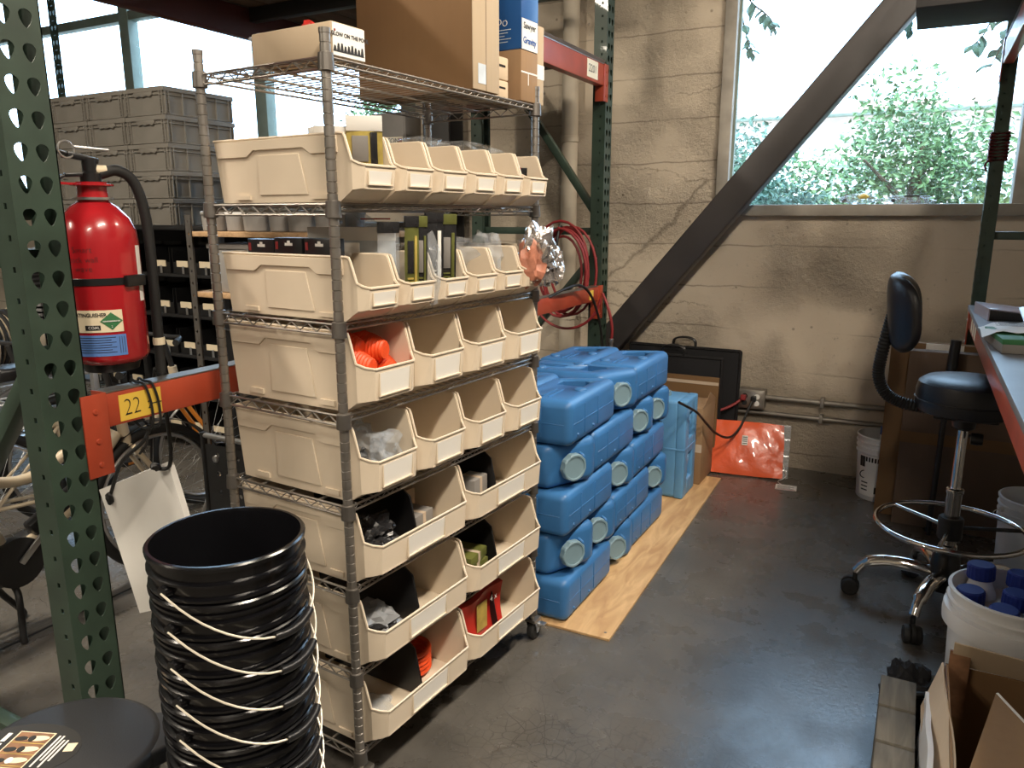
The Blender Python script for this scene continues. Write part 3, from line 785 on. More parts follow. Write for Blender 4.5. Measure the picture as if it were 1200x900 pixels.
# ---------------------------------------------------------------- bins
def bin_mesh(t, w, h, lip, d0=-.445):
    """beige hopper bin; x front, y across, z up; the scoop front narrows towards the lip"""
    small = w < .2
    k = .0045; hw = w / 2 - .0065; g = .016 if small else .032; xt, xl, d1 = (.022, .042, .070) if small else (.006, .026, .062); xs = xl - .012
    i = hw - k + .0005; fw = hw - g
    back = [(d0 + .022, 0), (d0, h), (xt - .014, h), (xt - .003, h * .985), (xt + .002, h * .93), (xl, lip * 1.14), (xl, .028), (xs - .03, 0)]
    mb = MB()
    for s in (-1, 1):
        mb.prism(back, 'y', s * hw, s * (hw - k))
        # scoop cheeks, leaning in to the lip
        top = [(xl, hw, lip * 1.14), (xl + (d1 - xl) * .5, hw - g * .5, lip * 1.04), (d1, fw, lip)]
        bot = [(xl, hw, .028), (xl + (d1 - xl) * .5, hw - g * .5, .030), (d1 - .006, fw, .032)]
        n = len(top); vs = [(x, s * y, z) for x, y, z in bot + top] + [(x, s * (y - k), z) for x, y, z in bot + top]; fs = []
        for q in range(n - 1):
            fs += [(q, q + 1, n + q + 1, n + q), (2 * n + q, 3 * n + q, 3 * n + q + 1, 2 * n + q + 1), (n + q, n + q + 1, 3 * n + q + 1, 3 * n + q), (q, 2 * n + q, 2 * n + q + 1, q + 1)]
        fs += [(0, n, 3 * n, 2 * n), (n - 1, 3 * n - 1, 4 * n - 1, 2 * n - 1)]
        mb.add(vs, fs)
    mb.prism([(d0 + .022, 0), (d0, h), (d0 + k, h), (d0 + .022 + k, k)], 'y', -i, i)
    mb.box(d0 + .02, xs - .03, -i, i, 0, k)
    mb.prism([(xs - .033, 0), (xl, .026), (xl, .031), (xs - .037, k)], 'y', -i, i)
    vs = [(xl, -i, .026), (xl, i, .026), (d1 - .006, fw - k, .030), (d1 - .006, -fw + k, .030)]
    mb.add(vs + [(x, y, z + k) for x, y, z in vs], [(0, 3, 2, 1), (4, 5, 6, 7), (0, 1, 5, 4), (1, 2, 6, 5), (2, 3, 7, 6), (3, 0, 4, 7)])
    mb.prism([(d1 - .007, .030), (d1, lip), (d1 - .005, lip), (d1 - .012, .033)], 'y', -fw, fw)
    body = mb.build('body', 'bin_beige', t)
    # rolled rim round the mouth
    mb = MB(); r_ = .0036
    pts = [(d0, -hw, h), (xt - .014, -hw, h), (xt - .003, -hw, h * .985), (xt + .002, -hw, h * .93), (xl, -hw, lip * 1.14), (xl + (d1 - xl) * .5, -hw + g * .5, lip * 1.04), (d1, -fw, lip)]
    mb.tube(pts + [(x, -y, z) for x, y, z in pts[::-1]], r_, 6, closed=True)
    mb.build('rim', 'bin_beige', t, smooth=True)
    # proud moulded band and panel on each side
    a = d0 + .012; b = xt - .022; L = b - a
    band = [(a, h - .004), (b, h - .004), (b, h * .72), (a + L * .80, h * .72), (a + L * .74, h * .82), (a + L * .33, h * .82), (a + L * .27, h * .72), (a + .006, h * .72)]
    panel = [(a + L * .36, h * .74), (a + L * .70, h * .74), (a + L * .76, h * .12), (a + L * .36, h * .12)]
    for s in (-1, 1):
        y0, y1, y2 = s * (hw - .001), s * (hw + .0055), s * (hw + .0030)
        MB().prism(band, 'y', min(y0, y1), max(y0, y1)).build('side_band', 'bin_beige', t, bevel=.001, segs=1)
        MB().prism(panel, 'y', min(y0, y2), max(y0, y2)).build('side_panel', 'bin_beige', t, bevel=.001, segs=1)
        for q in (.16, .80): MB().box(a + L * q, a + L * (q + .12), min(y0, y1), max(y0, y1), h * .05, h * .12).build('side_lug', 'bin_beige', t)
    # label slot on the front lip
    lw = min(fw * .80, .085); z0, z1 = .042, lip - .012; x = d1 - .004
    mb = MB()
    for sg in (-1, 1): mb.box(x, x + .0045, sg * lw - .0015, sg * lw + .0015, z0 - .003, z1)
    mb.box(x - .0015, x + .0035, -lw, lw, z0 - .003, z0)
    mb.build('label_slot', 'bin_beige', t)
    MB().prism([(d1 - .0066, z0), (d1 - .0014, z1), (d1 - .0002, z1), (d1 - .0054, z0)], 'y', -lw + .002, lw - .002).build('label_card', 'label_insert', t)
    return body
proto = {}
ROWNAME = ['top bin row', 'second bin row', 'third bin row', 'fourth bin row', 'fifth bin row', 'sixth bin row', 'bottom bin row']
ORD = ['nearest', 'second', 'third', 'fourth', 'fifth', 'farthest']
bins = {}
def place_bin(row, k, n, extra):
    w = (SL - .035) / n; h, lip = ((.158, .084) if n == 6 else (.205, .112))
    y = .0175 + w * (k + .5); loc = S2W(0, y, LEV[row + 1] + .0025)
    pos = ({2: ['near', 'far'], 4: ['nearest', 'second', 'third', 'farthest'], 6: ORD}[n])[k]
    size = {2: 'wide', 4: 'medium', 6: 'small'}[n]
    lb = f'{size} beige bin {extra}, {pos} in the {ROWNAME[row]}'
    if n not in proto:
        t = thing('storage_bin', lb, 'bin', loc, -A, 'beige bins on the wire shelf'); bin_mesh(t, w, h, lip); proto[n] = t
    else:
        t = copy_tree(proto[n]); t.location = loc; t['label'] = lb
    bins[(row, k)] = (t, w, h, lip, y)
    return t
EX = {(0, 0): 'holding packets', (0, 5): 'holding a red packet', (1, 1): 'holding hanging packets', (1, 2): 'holding black pouches', (1, 5): 'overflowing with foil bags',
      (1, 0): 'holding black boxes', (1, 3): 'holding clear bags', (1, 4): 'holding a clear bag', (2, 0): 'full of orange rope', (3, 0): 'full of clear plastic bags',
      (4, 0): 'with black divider and black bag', (4, 1): 'with black divider and grey boxes', (5, 0): 'with black divider and dark film', (5, 1): 'with black divider and green packets',
      (6, 0): 'with black divider and orange hose', (6, 1): 'with a red packet'}
# prototypes first, so later dividers stay out of the copies
order = [(r, k, n) for r, n in enumerate((6, 6, 4, 4, 2, 2, 2)) for k in range(n)]
for r, k, n in order: place_bin(r, k, n, EX.get((r, k), 'standing empty'))
for key in ((4, 0), (4, 1), (5, 0), (5, 1), (6, 0), (6, 1)):
    t, w, h, lip, y = bins[key]; yy = .03 if key[1] == 0 else .0
    MB().prism([(-.41, .006), (-.43, h * .93), (-.06, h * .93), (-.022, h * .80), (.005, .035), (-.02, .008)], 'y', yy - .003, yy + .003).build('divider', 'black_plastic', t, bevel=.001, segs=1)

def in_bin(key, x, y, z):   # bin-local point to world
    t, w, h, lip, yb = bins[key]; b = LEV[key[0] + 1] + .0025
    return S2W(x + .04, yb + y, b + z)
# rope coils: orange bundles of cord, each a ribbed hank
def hank(label, loc, rot, r=.042, L=.13, m='rope_orange'):
    t = thing('rope_hank', label, 'rope', loc, group='orange rope hanks', rot=rot)
    mb = MB(); prof = []
    for k in range(33):
        q = k / 32; prof.append((r * (.55 + .5 * math.sin(PI * min(1, q * 1.0))) * (1 + .07 * (k % 2)), -L / 2 + L * q))
    mb.lathe(prof, 14, (0, 0, 0), 'x'); mb.build('hank', m, t, smooth=True)
    MB().torus(r * 1.04, .006, (0, 0, 0), 'x', 20, 6).build('wrap', m, t, smooth=True)
for i, (x, y, z, a, lb) in enumerate([(-.085, -.050, .105, .12, 'orange rope hank at the front left of its bin'), (-.090, .000, .060, -.12, 'orange rope hank lying low at the front of its bin'), (-.105, .022, .140, .12, 'topmost orange rope hank in the bin'),
                                  (-.100, .062, .085, .08, 'orange rope hank at the right side of its bin'), (-.13, -.045, .150, .2, 'orange rope hank at the back left of its bin'), (-.22, .02, .06, .3, 'orange rope hank behind the others in the bin')]):
    hank(lb, in_bin((2, 0), x, y, z), (0, .3 * (i % 2), a))
def lump(name, label, cat, key, c, size, m, seed, amp=.4, sub=3, group=None):
    t = thing(name, label, cat, in_bin(key, *c), -A, group)
    crumple('film', m, t, (0, 0, 0), size, seed, amp, sub); return t
lump('plastic_bag', 'crumpled clear plastic bags filling a medium bin', 'bag', (3, 0), (-.11, 0, .100), (.085, .072, .070), 'film', 3, .5, 4)
t = lump('plastic_bag', 'clear bag bulging at the front of the bin of clear bags', 'bag', (3, 0), (-.055, .035, .10), (.045, .05, .06), 'film', 9, .5, 3)
crumple('part_inside', 'black_plastic', t, (-.02, -.07, -.01), (.012, .022, .035), 5, .5, 2)
crumple('part_inside', 'black_plastic', t, (-.01, -.05, -.06), (.012, .022, .022), 6, .5, 2)
lump('plastic_bag', 'crumpled black film bag in the near wide bin of the fifth row', 'bag', (4, 0), (-.12, -.09, .070), (.075, .080, .055), 'packet_dark', 4, .55, 4)
lump('plastic_bag', 'dark film bag in the near wide bin of the sixth row', 'bag', (5, 0), (-.12, -.09, .060), (.075, .080, .045), 'film_dark', 7, .45, 3)
lump('plastic_bag', 'small dark parts in the near wide bin of the sixth row', 'bag', (5, 0), (-.09, -.12, .04), (.07, .07, .03), 'packet_dark', 8, .5, 3)
def small_box(name, label, cat, key, c, s, m, rz=0, parts=()):
    t = thing(name, label, cat, in_bin(key, *c), -A + rz)
    MB().box(-s[0] / 2, s[0] / 2, -s[1] / 2, s[1] / 2, 0, s[2]).build('box', m, t, bevel=.002)
    MB().box(-s[0] / 2 - .0005, s[0] / 2 + .0005, -.008, .008, -.0003, s[2] + .0006).build('tape', 'tape_clear', t)
    return t
small_box('small_box', 'grey box beside the divider in the near fifth row bin', 'box', (4, 0), (-.13, .11, .006), (.10, .10, .075), 'grey_box', .1)
small_box('small_box', 'pale box stacked behind in the near fifth row bin', 'box', (4, 0), (-.25, .14, .006), (.12, .13, .11), 'cardboard_pale', -.1)
small_box('small_box', 'grey box left of the divider in the far fifth row bin', 'box', (4, 1), (-.10, -.06, .006), (.07, .09, .105), 'grey_box', .1)
small_box('small_box', 'white box at the front of the far fifth row bin', 'box', (4, 1), (-.06, -.14, .03), (.06, .07, .04), 'white_plastic', .3)
lump('plastic_bag', 'clear bag behind the white box in the far fifth row bin', 'bag', (4, 1), (-.13, -.16, .09), (.06, .05, .075), 'film', 13, .4, 3)
for i in range(3):
    small_box('packet', ['green packet lowest in the far sixth row bin', 'green packet in the middle of three in the far sixth row bin', 'green packet on top in the far sixth row bin'][i], 'packet', (5, 1), (-.10, -.10, .006 + .035 * i), (.10, .12, .032), 'packet_green', .15 * (i - 1))
small_box('small_box', 'brown box right of the divider in the far sixth row bin', 'box', (5, 1), (-.20, .07, .006), (.10, .08, .07), 'skin_brown')
t = thing('hose_bundle', 'orange brown hose bundle beside the divider in the bottom bin', 'hose', in_bin((6, 0), -.16, .12, .055), -A)
mb = MB()
for k in range(5): mb.torus(.062, .008, (0, 0, -.03 + .016 * k), 'z', 28, 7)
mb.build('coil', 'rope_orange', t, smooth=True); MB().box(-.01, .01, -.085, -.045, -.045, .05).build('tie', 'black_plastic', t)
lump('plastic_bag', 'flat clear bag in the near bottom bin', 'bag', (6, 0), (-.11, -.11, .03), (.06, .06, .020), 'film', 17, .3, 3)
t = thing('food_pouch', 'red printed pouch standing in the far bottom bin', 'pouch', in_bin((6, 1), -.062, -.07, .03), -A)
mb = MB(); mb.sheet(lambda u, v: (-.012 * math.sin(PI * v) + .008 * math.sin(7 * u), -.12 + .24 * u, .16 * v), 14, 10, .02)
mb.build('pouch', 'packet_red', t, smooth=True, angle=80)
MB().box(.010, .0125, -.04, .02, .03, .13).build('print', 'packet_yellow', t); text('lettering', '4 x', .035, 'ink_white', t, (.0128, .06, .12), (0, 1, 0), (0, 0, 1))

# packets and bags in the two upper rows
def packet(label, key, c, w, h, m, rz=0, tilt=0, top='ink_white', cat='packet', printed=None):
    t = thing('packet', label, cat, in_bin(key, *c), rot=(0, tilt, -A + rz))
    mb = MB(); mb.sheet(lambda u, v: (.006 * math.sin(PI * u) * math.sin(PI * v), (u - .5) * w, v * h), 6, 8, .008)
    mb.build('pouch', m, t, smooth=True)
    MB().box(-.006, .008, -w / 2 - .001, w / 2 + .001, h - (.030 if top == 'ink_white' else .022), h + .006).build('seal', top, t, bevel=.001)
    if printed:
        MB().box(.006, .0112, -w * .36, w * .10, h * .30, h * .72).build('print_block', printed[0], t, bevel=.001)
        MB().box(.006, .0114, w * .16, w * .36, h * .12, h * .78).build('print_strip', printed[1], t, bevel=.001)
        for q in range(3): MB().box(.006, .0112, -w * .36, w * .08, h * (.12 + .05 * q), h * (.14 + .05 * q)).build('print_line', printed[1], t)
    return t
for i in range(3): packet(['black packet at the left in the nearest top row bin', 'grey packet in the middle of the nearest top row bin', 'dark packet behind the yellow one in the top row'][i], (0, 0), (-.11 - .022 * i, -.022 + .012 * i, .01), .075, .165, ('packet_dark', 'grey_box', 'packet_dark')[i], -.75, .05)
packet('yellow printed packet at the front of the nearest top row bin', (0, 0), (-.045, .03, .055), .085, .145, 'packet_yellow', -.85, .10, printed=('grey_box', 'packet_dark'))
packet('red packet in the farthest top row bin', (0, 5), (-.05, -.03, .03), .04, .085, 'packet_red', -.7, .1, 'cord_red')
packet('black packet in the farthest top row bin', (0, 5), (-.05, .01, .03), .04, .085, 'packet_dark', -.7, .1, 'packet_dark')
for i, (key, c, sz) in enumerate([((0, 3), (-.25, 0, .17), (.12, .10, .03)), ((0, 4), (-.22, .06, .17), (.13, .14, .028))]):
    lump('plastic_bag', ['clear bag lying across the fourth top row bin', 'clear bag lying across the fifth top row bin'][i], 'bag', key, c, sz, 'film_thin', 20 + i, .35, 3)
# black boxes in the nearest bin of the second row
for i, (x, zz, lb) in enumerate([(-.36, .07, 'black gadget box at the back of the second row'), (-.255, .075, 'black gadget box with a white hang tab in the second row'), (-.145, .075, 'black gadget box closest to the shelf post in the second row')]):
    t = thing('gadget_box', lb, 'box', in_bin((1, 0), x, -.045, zz), -A)
    MB().box(-.052, .050, 0, .04, 0, .125).build('box', 'black_plastic', t, bevel=.002)
    MB().box(-.012, .016, -.0008, 0, .105, .112).box(-.003, .007, -.0008, 0, .112, .118).build('hang_tab', 'ink_white', t)
    MB().box(-.047, -.038, -.0008, 0, .095, .115).build('logo', 'cord_red', t)
    MB().box(-.02, .03, -.0008, 0, .075, .079).build('print', 'ink_white', t)
packet('white card between the black gadget boxes', (1, 0), (-.40, -.03, .03), .05, .13, 'paper_white', 1.2, .25)
t = packet('pale blue pouch standing at the back of the second row', (1, 0), (-.20, .05, .03), .16, .15, 'pouch_pale', -1.2, 0)
packet('pale pouch leaning in the second bin of the second row', (1, 1), (-.19, -.03, .02), .24, .20, 'pouch_pale', -1.1, 0)
packet('clear grey pouch behind the olive packet in the second row', (1, 1), (-.05, -.045, .065), .055, .17, 'film', -.7, .08, 'packet_dark')
packet('olive and black packet hanging over the second bin of the second row', (1, 1), (.005, -.02, .05), .035, .20, 'packet_green', -.6, .08, 'packet_dark', printed=('packet_dark', 'packet_yellow'))
packet('black striped packet beside the olive one in the second row', (1, 1), (.012, .012, .05), .028, .20, 'packet_dark', -.6, .08, 'packet_green', printed=('grey_box', 'packet_green'))
lump('plastic_bag', 'clear bag bulging out of the second bin of the second row', 'bag', (1, 1), (.01, .055, .11), (.028, .03, .085), 'film', 31, .4, 3)
packet('black pouch leaning in the third bin of the second row', (1, 2), (-.03, -.03, .06), .05, .20, 'packet_dark', -.6, .06, 'packet_dark', printed=('packet_dark', 'ink_white'))
packet('tall black pouch with white print in the third bin of the second row', (1, 2), (-.02, .02, .05), .045, .205, 'packet_dark', -.6, .08, 'packet_green', printed=('grey_box', 'packet_green'))
lump('plastic_bag', 'clear bag over the third bin of the second row', 'bag', (1, 2), (-.12, .06, .15), (.08, .05, .05), 'film', 33, .4, 3)
lump('plastic_bag', 'clear bag standing in the fourth bin of the second row', 'bag', (1, 3), (-.14, .0, .14), (.11, .06, .055), 'film', 35, .4, 3)
lump('plastic_bag', 'peaked clear bag standing in the fifth bin of the second row', 'bag', (1, 4), (-.07, -.02, .13), (.06, .05, .085), 'film', 37, .45, 3)
t = thing('plastic_bag', 'long clear zip bag with red tag lying over the second row', 'bag', in_bin((1, 1), -.22, .02, .215), -A)
mb = MB(); mb.sheet(lambda u, v: (-.06 + .12 * v + .01 * math.sin(9 * u), -.05 + .32 * u, .055 - .09 * u + .02 * math.sin(6 * u + 3 * v)), 16, 6, .003); mb.build('film', 'film', t, smooth=True)
MB().box(-.01, .04, .03, .10, .03, .034).build('tag', 'packet_red', t)
t = lump('foil_bag', 'crumpled foil bag spilling from the farthest second row bin', 'bag', (1, 5), (.01, .03, .12), (.06, .075, .095), 'foil', 41, .45, 4)
crumple('net', 'copper_net', t, (-.0, -.055, -.02), (.045, .04, .075), 43, .35, 3)
crumple('flap', 'foil', t, (.03, .06, -.03), (.035, .035, .06), 44, .5, 3)

# ---------------------------------------------------------------- cartons on the top wire shelf
TZ = LEV[0] + .003
def top_box(name, label, y0, y1, x0, x1, h, m, tape=None):
    t = thing(name, label, 'box', S2W((x0 + x1) / 2, (y0 + y1) / 2, TZ), -A)
    hx, hy = (x1 - x0) / 2, (y1 - y0) / 2
    MB().box(-hx, hx, -hy, hy, 0, h).build('carton', m, t, bevel=.004)
    return t, hx, hy
t, hx, hy = top_box('small_carton', 'open pale carton with printed end on the top wire shelf', .022, .132, -.27, 0.0, .075, 'cardboard_cream')
MB().box(hx, hx + .0012, -hy + .002, hy - .002, .002, .072).build('printed_panel', 'paper_white', t)
text('lettering', 'GLOW ON THE POOL', .0125, 'ink_black', t, (hx + .0014, .004, .048), (0, 1, 0), (0, 0, 1), bold=.0004)
mb = MB()
for k in range(9):
    y = -hy + .008 + k * .0113; q = .010 + .008 * abs(math.sin(k * 2.2)); mb.prism([(y - .006, .010), (y + .006, .010), (y + .003, .012 + q), (y - .002, .016 + q * .8)], 'x', hx + .0013, hx + .0017)
mb.build('print', 'ink_black', t); MB().lathe([(0, .0006), (.003, .0006), (.003, 0)], 10, (hx + .0013, -hy + .009, .056), 'x').build('dot', 'cord_red', t)
for i, yy in enumerate((-.02, .01, .035)): crumple('contents', 'packet_red', t, (.03 - .05 * i, yy, .08), (.02, .014, .012), 50 + i, .5, 2)
t = lump('plastic_bag', 'white plastic bag behind the printed carton on the top shelf', 'bag', (0, 0), (-.33, -.02, .36), (.05, .05, .05), 'film', 55, .4, 3)
t, hx, hy = top_box('large_carton', 'large brown carton with lamplight coloured into its end on the top wire shelf', .585, .725, -.44, .0, .50, 'cardboard_brown')
MB().box(hx, hx + .003, -hy, hy, .002, .498).build('end_panel', 'cardboard_pale', t, bevel=.001)  # same cardboard as the sides, lamplight put in as a paler colour
MB().box(hx + .003, hx + .0036, -.003, -.001, .002, .498).build('seam', 'cardboard_dark', t); MB().box(hx + .003, hx + .0042, -.045, -.005, .02, .075).build('sticker', 'pouch_pale', t)
for i, (z0, z1, lb) in enumerate(((0, .055, 'lower small brown box beside the tall carton'), (.057, .125, 'upper small pale box beside the tall carton'))):
    t, hx, hy = top_box('small_box', lb, .752, .83, -.22, -.03, z1 - z0, ('cardboard_cream', 'cardboard_cream')[i]); t.location.z += z0
    MB().box(hx, hx + .001, -.02, .02, (z1 - z0) * .55, (z1 - z0) * .65).build('print', 'ink_black', t)
t, hx, hy = top_box('filter_carton', 'blue and brown product carton with white name panel on the top shelf', .850, .955, -.16, .005, .155, 'cardboard')
MB().box(-hx - .0006, hx + .0006, -hy - .0006, hy + .0006, .155, .36).build('blue_sleeve', 'box_blue', t, bevel=.003)
MB().box(hx + .0006, hx + .0018, -hy + .002, hy - .006, .155, .245).build('name_panel', 'paper_white', t)
text('lettering', 'Sawyer', .026, 'ink_black', t, (hx + .002, -.004, .225), (0, 1, 0), (0, 0, 1), bold=.0006)
text('lettering', 'Gravity', .027, 'ink_blue', t, (hx + .002, -.004, .182), (0, 1, 0), (0, 0, 1), bold=.001)
mb = MB()
for x in (-.022, 0, .022): mb.torus(.008, .0012, (x, -hy - .001, .235 + (.005 if x == 0 else 0)), 'y', 16, 5)
mb.build('emblem', 'ink_white', t)
mb = MB()
for k in range(5): mb.box(-.045, .045 - .012 * (k % 3), -hy - .0012, -hy - .0006, .214 - k * .009, .216 - k * .009)
mb.build('print', 'pouch_pale', t)
MB().box(hx, hx + .0008, -hy, hy, .085, .09).box(hx, hx + .0008, -.01, -.006, .05, .085).build('tape', 'ink_white', t)
t, hx, hy = top_box('taped_carton', 'narrow taped carton beside the product carton on the top shelf', .958, 1.005, -.18, .0, .245, 'cardboard_pale')
MB().box(hx, hx + .001, -hy, hy, .08, .125).build('tape', 'ink_white', t)

# ================================================================ BLUE WATER JUGS on plywood
t = thing('plywood_sheet', 'long thin plywood sheet lying on the floor under the blue jugs', 'plywood', (-1.30, 3.51, 0), math.radians(1.3))
MB().box(-.37, .37, -1.02, 1.03, 0.0005, .011).build('sheet', 'plywood', t, bevel=.001, segs=1)
for x, y in ((.34, -.98), (-.34, -.98), (.34, .99)): MB().lathe([(0, .0008), (.005, .0006), (.006, 0)], 10, (x, y, .011)).build('screw_head', 'zinc', t)
JH = .178
def jug_parts(t, m, m_cap):
    L2, W2 = .252, .128
    plan = [(-L2, -W2), (.150, -W2), (.245, .060), (.245, W2), (-L2, W2)]
    b = MB().prism(plan, 'z', 0, JH).build('body', m, t, bevel=.032, segs=5, angle=30)
    cut = MB().prism([(.020, -.050), (.080, -.050), (.125, .035), (.110, .062), (.020, .062)], 'z', -.1, JH + .1).build('cut', m)
    bo = b.modifiers.new('cut', 'BOOLEAN'); bo.object = cut; bo.operation = 'DIFFERENCE'; bo.solver = 'EXACT'
    bpy.context.view_layer.update()
    me = bpy.data.meshes.new_from_object(b.evaluated_get(bpy.context.evaluated_depsgraph_get()), preserve_all_data_layers=True, depsgraph=bpy.context.evaluated_depsgraph_get())
    b.modifiers.clear(); b.data = me; bpy.data.objects.remove(cut)
    # mould seam, vertical ribs, raised bosses and bars
    mb = MB(); o = .0015
    seam = [(-L2 + .03, -W2 - o), (.13, -W2 - o), (.130, -W2 + .03), (-L2 + .03, -W2 + .03)]
    mb.box(-L2 - o, L2 - .05, W2 - .004, W2 + o, JH * .50, JH * .53) if False else None
    mb.box(-L2 + .03, .115, -W2 - o, -W2 + .004, JH * .50, JH * .525); mb.box(-L2 + .03, L2 - .04, W2 - .004, W2 + o, JH * .50, JH * .525)
    mb.box(-L2 - o, -L2 + .004, -W2 + .03, W2 - .03, JH * .50, JH * .525)
    for x in (-.11, .03): 
        for s in (-1, 1): mb.box(x - .004, x + .004, s * W2 - .003, s * W2 + .003, .03, JH - .03)
    mb.box(-L2 - .003, -L2 + .003, -.005, .005, .03, JH - .03)
    mb.build('seam', m, t, bevel=.001, segs=1)
    for zz, s in ((JH, 1), (0, -1)):
        for x, y in ((-.03, .075), (-.16, -.07)):
            MB().lathe([(.0, s * .008), (.020, s * .008), (.024, s * .005), (.026, 0)], 20, (x, y, zz)).build('boss', m, t, smooth=True)
        mb = MB()
        for y in (-.015, .012): mb.box(-.20, -.06, y - .005, y + .005, zz - .004, zz + s * .004 if s > 0 else zz + .004) if s > 0 else mb.box(-.20, -.06, y - .005, y + .005, zz - .004, zz + .004)
        mb.build('stacking_rib', m, t, bevel=.003)
    for x in (-.18, -.02):
        for s in (-1, 1): MB().lathe([(.0, s * .005), (.005, s * .004), (.007, 0)], 10, (x, s * W2, JH * .78), 'y').build('nub', m, t)
    # spout, cap with grip ribs, strap loop
    n = Vector((.178, -.095, 0)).normalized(); c = Vector((.200, -.037, JH * .48)); ang = math.atan2(n.y, n.x)
    M = Matrix.Translation(c) @ Matrix.Rotation(ang, 4, 'Z')
    MB(M).lathe([(.044, -.02), (.044, .014)], 24, (0, 0, 0), 'x').build('spout', m, t, smooth=True)
    mb = MB(M)
    N = 36; prof = []
    vs = []; fs = []
    for h, k in ((.010, 0), (.012, 1), (.034, 1), (.038, 0)):
        for q in range(N):
            a = 2 * PI * q / N; r = .0535 + (.0025 if (q // 2) % 2 else 0) * k - (0 if k else .002); vs.append((h, r * math.cos(a), r * math.sin(a)))
    for i in range(3):
        for q in range(N): fs.append((i * N + q, i * N + (q + 1) % N, (i + 1) * N + (q + 1) % N, (i + 1) * N + q))
    for q in range(N):
        a = 2 * PI * q / N; vs.append((.038, .045 * math.cos(a), .045 * math.sin(a)))
    for q in range(N):
        a = 2 * PI * q / N; vs.append((.034, .043 * math.cos(a), .043 * math.sin(a)))
    for i in (3, 4):
        for q in range(N): fs.append((i * N + q, i * N + (q + 1) % N, (i + 1) * N + (q + 1) % N, (i + 1) * N + q))
    fs.append(tuple(range(5 * N, 6 * N))); fs.append(tuple(range(N))[::-1])
    mb.add(vs, fs); mb.build('cap', m_cap, t)
    MB(M).tube(curve_pts([(-.012, .048, .005), (.014, .056, .012), (.022, .052, .034), (.002, .045, .045)], 5), .006, 8).build('cap_strap', m, t, smooth=True)
j0 = None
def jug(label, x, y, layer, kind, group='blue water jugs'):
    global j0
    if j0 is None:
        j0 = thing('water_jug', label, 'water jug', (0, 0, 0), 0, group); jug_parts(j0, 'jug_blue', 'cap_teal'); o = j0
    else: o = copy_tree(j0)
    o['label'] = label; z = .0125 + layer * (JH + .004)
    if kind == 'cap': o.location = (x, y, z); o.rotation_euler = (0, 0, rnd.uniform(-.02, .02))
    else: o.location = (x, y, z + JH); o.rotation_euler = (PI, 0, PI / 2 + rnd.uniform(-.015, .015))
    return o
LN = ['bottom layer', 'second layer', 'third layer', 'fourth layer', 'top layer']
plans = ['FCF', 'CCFC', 'FCF', 'CFCC', 'FCF']
for li, pl in enumerate(plans):
    y = 2.515 + (.0, .005, -.01, .0, .0)[li]
    nc = pl.count('C'); ci = 0; fi = 0; nf = pl.count('F')
    for ch in pl:
        if ch == 'F':
            which = ('' if nf == 1 else ('near ' if fi == 0 else 'far ')); fi += 1
            jug(f'{which}blue water jug lying lengthwise at the aisle, {LN[li]}', -1.222, y + .254, li, 'full')
            jug(f'{which}blue water jug lying lengthwise in the rear row, {LN[li]}', -1.484, y + .254, li, 'full')
            y += .51
        else:
            which = '' if nc == 1 else {2: ['first ', 'second '], 3: ['nearest ', 'middle ', 'farthest ']}[nc][ci]; ci += 1
            jug(f'{which}blue water jug with its round cap facing the aisle, {LN[li]}', -1.330, y + .130, li, 'cap')
            y += .262
# pale jug standing on end beyond the stack
t = thing('water_jug', 'paler blue water jug standing on end beyond the stack', 'water jug', (-1.20, 4.19, .0115))
A_, B_ = (.10, .25), (.345, .49); ya, yb = -.035, .06
mb = MB().box(-.135, .095, -.12, .13, 0, .575)
b = mb.build('body', 'jug_light_blue', t, bevel=.022, segs=3)
for nm, a_ in (('face_panel', (.08, .135, -.12, ya - .0, 0, .575)), ('face_panel', (.08, .135, yb, .13, 0, .575)), ('face_panel', (.08, .134, ya - .01, yb + .01, 0, A_[0])),
               ('face_panel', (.08, .134, ya - .01, yb + .01, A_[1], B_[0])), ('face_panel', (.08, .134, ya - .01, yb + .01, B_[1], .575))):
    MB().box(*a_).build(nm, 'jug_light_blue', t, bevel=.010, segs=3)
for z0, z1 in (A_, B_): MB().bar((.115, ya + .01, z0 + .02), (.115, yb - .01, z1 - .02), .012, .022).build('grip', 'jug_light_blue', t, bevel=.004)
MB().box(-.125, .137, -.122, -.116, .285, .296).box(.131, .137, -.11, .12, .285, .296).build('seam', 'jug_light_blue', t, bevel=.001, segs=1)
MB().lathe([(.03, .57), (.03, .60), (.0, .602)], 20, (-.02, .0, 0)).build('spout', 'cap_teal', t, smooth=True)

